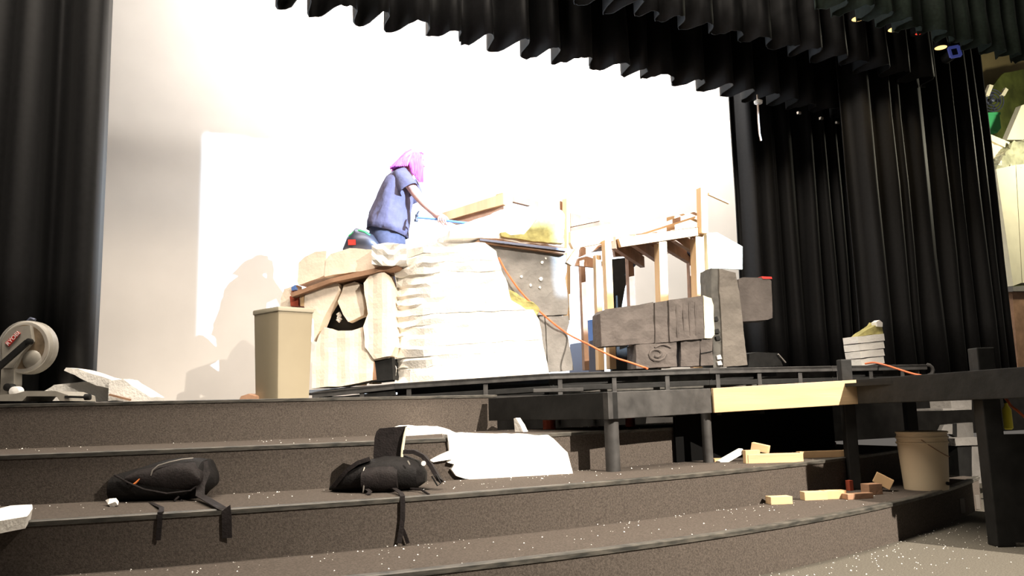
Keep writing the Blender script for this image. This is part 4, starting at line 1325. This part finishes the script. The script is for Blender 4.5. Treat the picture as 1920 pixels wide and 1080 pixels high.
# bits behind the bucket, at the far right under the deck
sb_ = thing('storage_box', aty(1800, 765, 4.6), 'grey cardboard box on the step behind the bucket', 'box')
slab('body', [(1781, 740), (1822, 738), (1822, 764), (1784, 765)], YP(4.6), 0.2, 'grey', sb_)
slab('tray', [(1768, 766), (1822, 764), (1822, 768), (1768, 770)], YP(4.58), 0.25, 'grey', sb_)
rk = thing('lit_patch', aty(1830, 890, 4.5), 'pale grey pieces standing in for light patches on the steps right of the bucket', 'block')  # grey pieces cut to the shape of light patches on the steps
slab('body', [(1822, 836), (1848, 834), (1856, 905), (1823, 907)], YP(4.5), 0.2, 'grey', rk)
slab('side', [(1795, 838), (1821, 836), (1822, 907), (1800, 905)], YP(4.5), 0.2, 'black', rk)  # black for the dark gap beside the light patch
slab('top_ledge', [(1790, 822), (1848, 820), (1848, 834), (1792, 836)], YP(4.48), 0.25, 'grey', rk)
slab('panel', [(1762, 814), (1770, 797), (1786, 795), (1786, 814)], YP(4.7), 0.04, 'grey', rk)
slab('panel', [(1795, 820), (1794, 794), (1824, 792), (1826, 820)], YP(4.7), 0.04, 'grey', rk)
slab('panel', [(1786, 816), (1786, 795), (1794, 794), (1794, 820)], YP(4.7), 0.04, 'black', rk)  # black for the dark gap between two light patches
yj = thing('yellow_bottle', aty(1888, 790, 3.6), 'yellow plastic bottle behind the orange cord at the right edge', 'bottle')
lathe('body', aty(1890, 792, 3.6), [(0.02, -0.05), (0.03, -0.04), (0.03, 0.09), (0.012, 0.12), (0.012, 0.14)], 'yellow', yj, 14)
lathe('cap', aty(1890, 792, 3.6) + ZZ * 0.135, [(0.015, 0), (0.015, 0.03), (0.005, 0.034)], 'black', yj, 12)

# ------------------------------------------------------------------ orange cord
oc = [GP.at(935, 483, -0.03), GP.at(950, 510, -0.05), GP.at(975, 545, -0.06), GP.at(1005, 577, -0.06), GP.at(1040, 608, -0.05), GP.at(1068, 628, -0.04),
      aty(1100, 644, 6.25), aty(1125, 657, 6.15), aty(1155, 671, 6.05), aty(1180, 679, 5.98), aty(1206, 688, 5.92)]
oc += [aty(1214, 691, 5.86)]
oc2 = [aty(1622, 682, 5.35), aty(1640, 680, 5.25), aty(1665, 686, 5.05), aty(1690, 694, 4.9), aty(1722, 703, 4.7), aty(1800, 716, 4.2), aty(1850, 722, 3.7), aty(1884, 746, 3.45), aty(1895, 760, 3.4), aty(1910, 772, 3.35), aty(1930, 790, 3.3)]


def catmull(P, n=6):
    out = []
    for i in range(len(P) - 1):
        p0, p1, p2, p3 = P[max(i - 1, 0)], P[i], P[i + 1], P[min(i + 2, len(P) - 1)]
        for j in range(n):
            t = j / n
            out.append(0.5 * ((2 * p1) + (p2 - p0) * t + (2 * p0 - 5 * p1 + 4 * p2 - p3) * t * t + (3 * p1 - p0 - 3 * p2 + p3) * t ** 3))
    return out + [P[-1]]


tag(tube('extension_cord', catmull(oc), 0.0085, 'cord', None, 8), 'orange extension cord hanging across the grey wall down to the platform edge', 'cord')
tag(tube('extension_cord', catmull(oc2), 0.0085, 'cord', None, 8), 'orange extension cord leaving the platform at the foam offcut towards the right', 'cord')

# ------------------------------------------------------------------ right wing
gw_ = struct(obj('wall_right', [(11.2, 9.8, 0.8), (18.9, 9.8, 0.8), (18.9, 9.8, 8), (11.2, 9.8, 8)], [(0, 1, 2, 3)], 'beige_wall'), 'beige wall of the right wing')
WQ = YP(8.6)
tag(slab('painted_backdrop', [(1850, 620), (1850, 190), (1862, 160), (1885, 135), (1990, 118), (1990, 620)], YP(9.2), 0.05, 'green_wall', None, rough=0.03, cell=0.3, seed=140), 'mottled green painted backdrop in the right wing', 'backdrop')
fn_ = thing('stage_fan', WQ.at(1862, 205), 'dark round fan with two pale uprights hung in the right wing', 'fan')
fc = WQ.at(1860, 188)
for r_ in (0.10, 0.16, 0.21):
    tube('guard_ring', [fc + (RR * math.cos(t) + ZZ * math.sin(t)) * r_ for t in [i * math.pi / 10 for i in range(20)]], 0.012, 'steel', fn_, 6, closed=True)
for q in range(5):
    a_ = q * 2 * math.pi / 5
    obj('fan_blade', [fc + NN * 0.03 + (RR * math.cos(a_ + s) + ZZ * math.sin(a_ + s)) * r_ + NN * (0.03 * (s > 0)) + NN * t_ for t_ in (0, 0.008) for r_, s in ((0.03, -0.3), (0.19, -0.15), (0.19, 0.35), (0.03, 0.4))],
        [(0, 1, 2, 3), (7, 6, 5, 4), (0, 4, 5, 1), (1, 5, 6, 2), (2, 6, 7, 3), (3, 7, 4, 0)], 'steel', fn_)
lathe('hub', fc - NN * 0.03, [(0.005, -0.02), (0.04, -0.01), (0.045, 0.1)], 'steel', fn_, 14, NN)
slab('upright', [(1849, 178), (1856, 158), (1863, 160), (1855, 180)], WQ, 0.05, 'cream', fn_, off=-0.1)
slab('upright', [(1877, 178), (1886, 164), (1891, 168), (1884, 180)], WQ, 0.05, 'cream', fn_, off=-0.1)
gt = thing('green_tub', WQ.at(1864, 248), 'bright green plastic tub hanging in the right wing', 'tub')
slab('body', [(1850, 214), (1874, 213), (1877, 240), (1870, 249), (1855, 241)], WQ, 0.2, 'green_plastic', gt)
tube('hook', [WQ.at(1862, 214, 0.1), WQ.at(1862, 205, 0.2), WQ.at(1862, 203, 0.58)], 0.012, 'steel', gt, 6)
slab('lip', [(1848, 211), (1876, 210), (1876, 215), (1848, 216)], WQ, 0.22, 'green_plastic', gt, off=-0.01)
WR = YP(7.9)
tag(slab('foam_sheet', [(1888, 262), (1915, 198), (1935, 190), (1950, 262)], WR, 0.1, 'cream', None, off=0.25), 'tall slanted cream foam panel at the right edge', 'foam panel', 'foam panels stacked in the right wing')
ws = thing('foam_sheet', WR.at(1870, 300), 'striped edge of a cream foam panel jutting from behind the curtain', 'foam panel', 'foam panels stacked in the right wing')
slab('sheet', [(1853, 250), (1894, 267), (1888, 278), (1855, 262)], WR, 0.3, 'cream', ws, off=0.1)
slab('edge', [(1855, 263), (1888, 279), (1880, 295), (1866, 310), (1858, 290)], WR, 0.3, 'foam_warm', ws, off=0.14, rough=0.02, cell=0.08)
tag(slab('plastic_bundle', [(1868, 318), (1880, 292), (1900, 268), (1950, 258), (1950, 308), (1900, 312)], WR, 0.3, 'foil', None, rough=0.06, cell=0.09, off=0.0, seed=150), 'crumpled clear plastic bundle lying on the big cream box', 'bundle')
cb = thing('cream_box', WR.at(1900, 540), 'big cream foam box with a dark base at the right edge', 'box')
slab('front', [(1868, 317), (1904, 309), (1916, 530), (1900, 536)], WR, 0.4, 'cream', cb, off=-0.05)
slab('side', [(1905, 309), (1990, 300), (1990, 530), (1917, 530)], WR, 0.3, 'cream', cb, off=0.0)
slab('base_edge', [(1898, 537), (1990, 531), (1990, 546), (1900, 546)], WR, 0.4, 'grey', cb, off=-0.06)
slab('stand', [(1898, 547), (1990, 547), (1990, 700), (1910, 700)], WR, 0.35, 'wood_dark', cb, off=0.03)

# ------------------------------------------------------------------ stage lamps over the border at upper right
bt0, bt1 = aty(1560, -10, 6.0), aty(1830, 92, 6.0)
tag(tube('lighting_batten', [Vector((3.5, 6.0, bt0.z + 0.35)), Vector((13.5, 6.0, bt0.z + 0.35))], 0.024, 'black', None, 10), 'black lighting pipe carrying the stage lamps at upper right', 'pipe')
BZ = bt0.z + 0.35
G4 = 'stage lamps on the pipe at upper right'
for x, y, kind, lab in ((1609, 36, 'lens_warm', 'leftmost glowing amber stage lamp at upper right'), (1677, 56, 'lens_warm', 'second glowing amber stage lamp, left of the red one'),
                        (1722, 64, 'lens_red', 'stage lamp with a small red glow'), (1764, 90, 'lens_warm', 'rightmost glowing amber stage lamp beside the blue frame')):
    p = aty(x, y, 6.0)
    lt = thing('stage_lamp', p, lab, 'lamp', G4)
    lathe('housing', p + ZZ * 0.004, [(0.085, 0), (0.09, 0.02), (0.075, 0.16), (0.05, 0.24), (0.01, 0.25)], 'black', lt, 18)
    r_ = 0.07 if kind == 'lens_warm' else 0.035
    lathe('lens', p, [(0.004, 0), (r_, 0.004), (r_, 0.012), (0.004, 0.014)], kind, lt, 18)
    tube('yoke', [p + RR * 0.1 + ZZ * 0.1, p + RR * 0.1 + ZZ * 0.3, Vector((p.x, 6.0, BZ))], 0.01, 'black', lt, 6)
    if kind == 'lens_warm':
        l_ = lamp('stage_lamp_light', 'SPOT', p - ZZ * 0.03, p - ZZ * 2 + Vector((0, 0.25, 0)), 18, (1.0, 0.75, 0.45), spot_size=math.radians(120), spot_blend=0.5, shadow_soft_size=0.05)
pb = aty(1790, 97, 5.95)
gf = thing('gel_frame_lamp', pb, 'stage lamp with a dim blue square frame at the right end of the pipe', 'lamp', G4)
for q in range(4):
    a_ = math.radians(45 + 10) + q * math.pi / 2
    c1 = pb + (RR * math.cos(a_) + ZZ * math.sin(a_)) * 0.085
    c2 = pb + (RR * math.cos(a_ + math.pi / 2) + ZZ * math.sin(a_ + math.pi / 2)) * 0.085
    beam('frame_bar', c1, c2, 0.03, 0.03, 'gel_blue', gf)
lathe('housing', pb + NN * 0.02, [(0.055, 0), (0.07, 0.02), (0.06, 0.2), (0.01, 0.22)], 'black', gf, 16, NN)
tube('yoke', [pb + NN * 0.1, pb + NN * 0.1 + ZZ * 0.2, Vector((pb.x, 6.0, BZ))], 0.01, 'black', gf, 6)
# pale tie line hanging below the long border
tl = thing('tie_line', aty(1423, 192, 7.2), 'pale tie line hanging from a small clip under the long black border', 'cord')
tube('line', [aty(1420, 178, 7.24), aty(1421, 196, 7.2), aty(1422, 225, 7.2), aty(1424, 250, 7.2), aty(1427, 264, 7.2)], 0.012, 'rope', tl, 6)
lathe('clip', aty(1422, 194, 7.2), [(0.01, -0.02), (0.05, 0.0), (0.055, 0.03), (0.02, 0.05)], 'white', tl, 10)
for x, y in ((1498, 212), (1540, 222), (1570, 230), (1615, 244)):
    cbox('hem_glint', aty(x, y, 7.25), 0.05, 0.03, 0.03, 'zip', tl)  # small metal bits set in as glints along the hem

# ------------------------------------------------------------------ foam crumbs strewn over steps and floor
rc = random.Random(77)
cv, cf_ = [], []


def crumb(p, s):
    n0 = len(cv)
    for dx, dy, dz in ((-1, -.6, 0), (1, -.5, 0), (.1, 1, 0), (rc.uniform(-.4, .4), rc.uniform(-.4, .4), 1)):
        cv.append(Vector(p) + Vector((dx, dy, dz)) * s)
    cf_.extend([(n0, n0 + 1, n0 + 3), (n0 + 1, n0 + 2, n0 + 3), (n0 + 2, n0, n0 + 3), (n0, n0 + 2, n0 + 1)])


for q in range(520):
    k_ = rc.choice((1, 2, 2, 3, 3, 3))
    x = rc.uniform(-1, 4.4)
    y0, y1 = edge(k_, x) + 0.03, edge(k_ - 1, x)
    y = y1 - abs(rc.gauss(0, 0.3)) * (y1 - y0) if rc.random() < 0.6 else rc.uniform(y0, y1)
    if y < y0:
        continue
    crumb((x, y, ZT[k_] + 0.002), rc.uniform(0.0012, 0.0038) * (1.5 if rc.random() < 0.06 else 1))
for q in range(300):
    x = rc.uniform(2.2, 4.6)
    y = edge(3, x) - abs(rc.gauss(0, 0.35))
    crumb((x, y, 0.002), rc.uniform(0.0012, 0.0038) * (1.6 if rc.random() < 0.1 else 1))
co = obj('foam_crumbs', cv, cf_, 'foam', None)
tag(co, 'tiny white foam crumbs strewn over the carpeted steps and floor', 'foam crumbs')
co['kind'] = 'stuff'

# pipe added unseen over the picture to lay a soft shadow across the back wall
tag(tube('shadow_pipe', [Vector((-2.5, 8.5, 5.97)), Vector((0.0, 8.5, 5.97)), Vector((2.2, 8.5, 5.97))], 0.032, 'black', None, 10), 'black pipe added out of view behind the long border to shade the back wall', 'pipe')
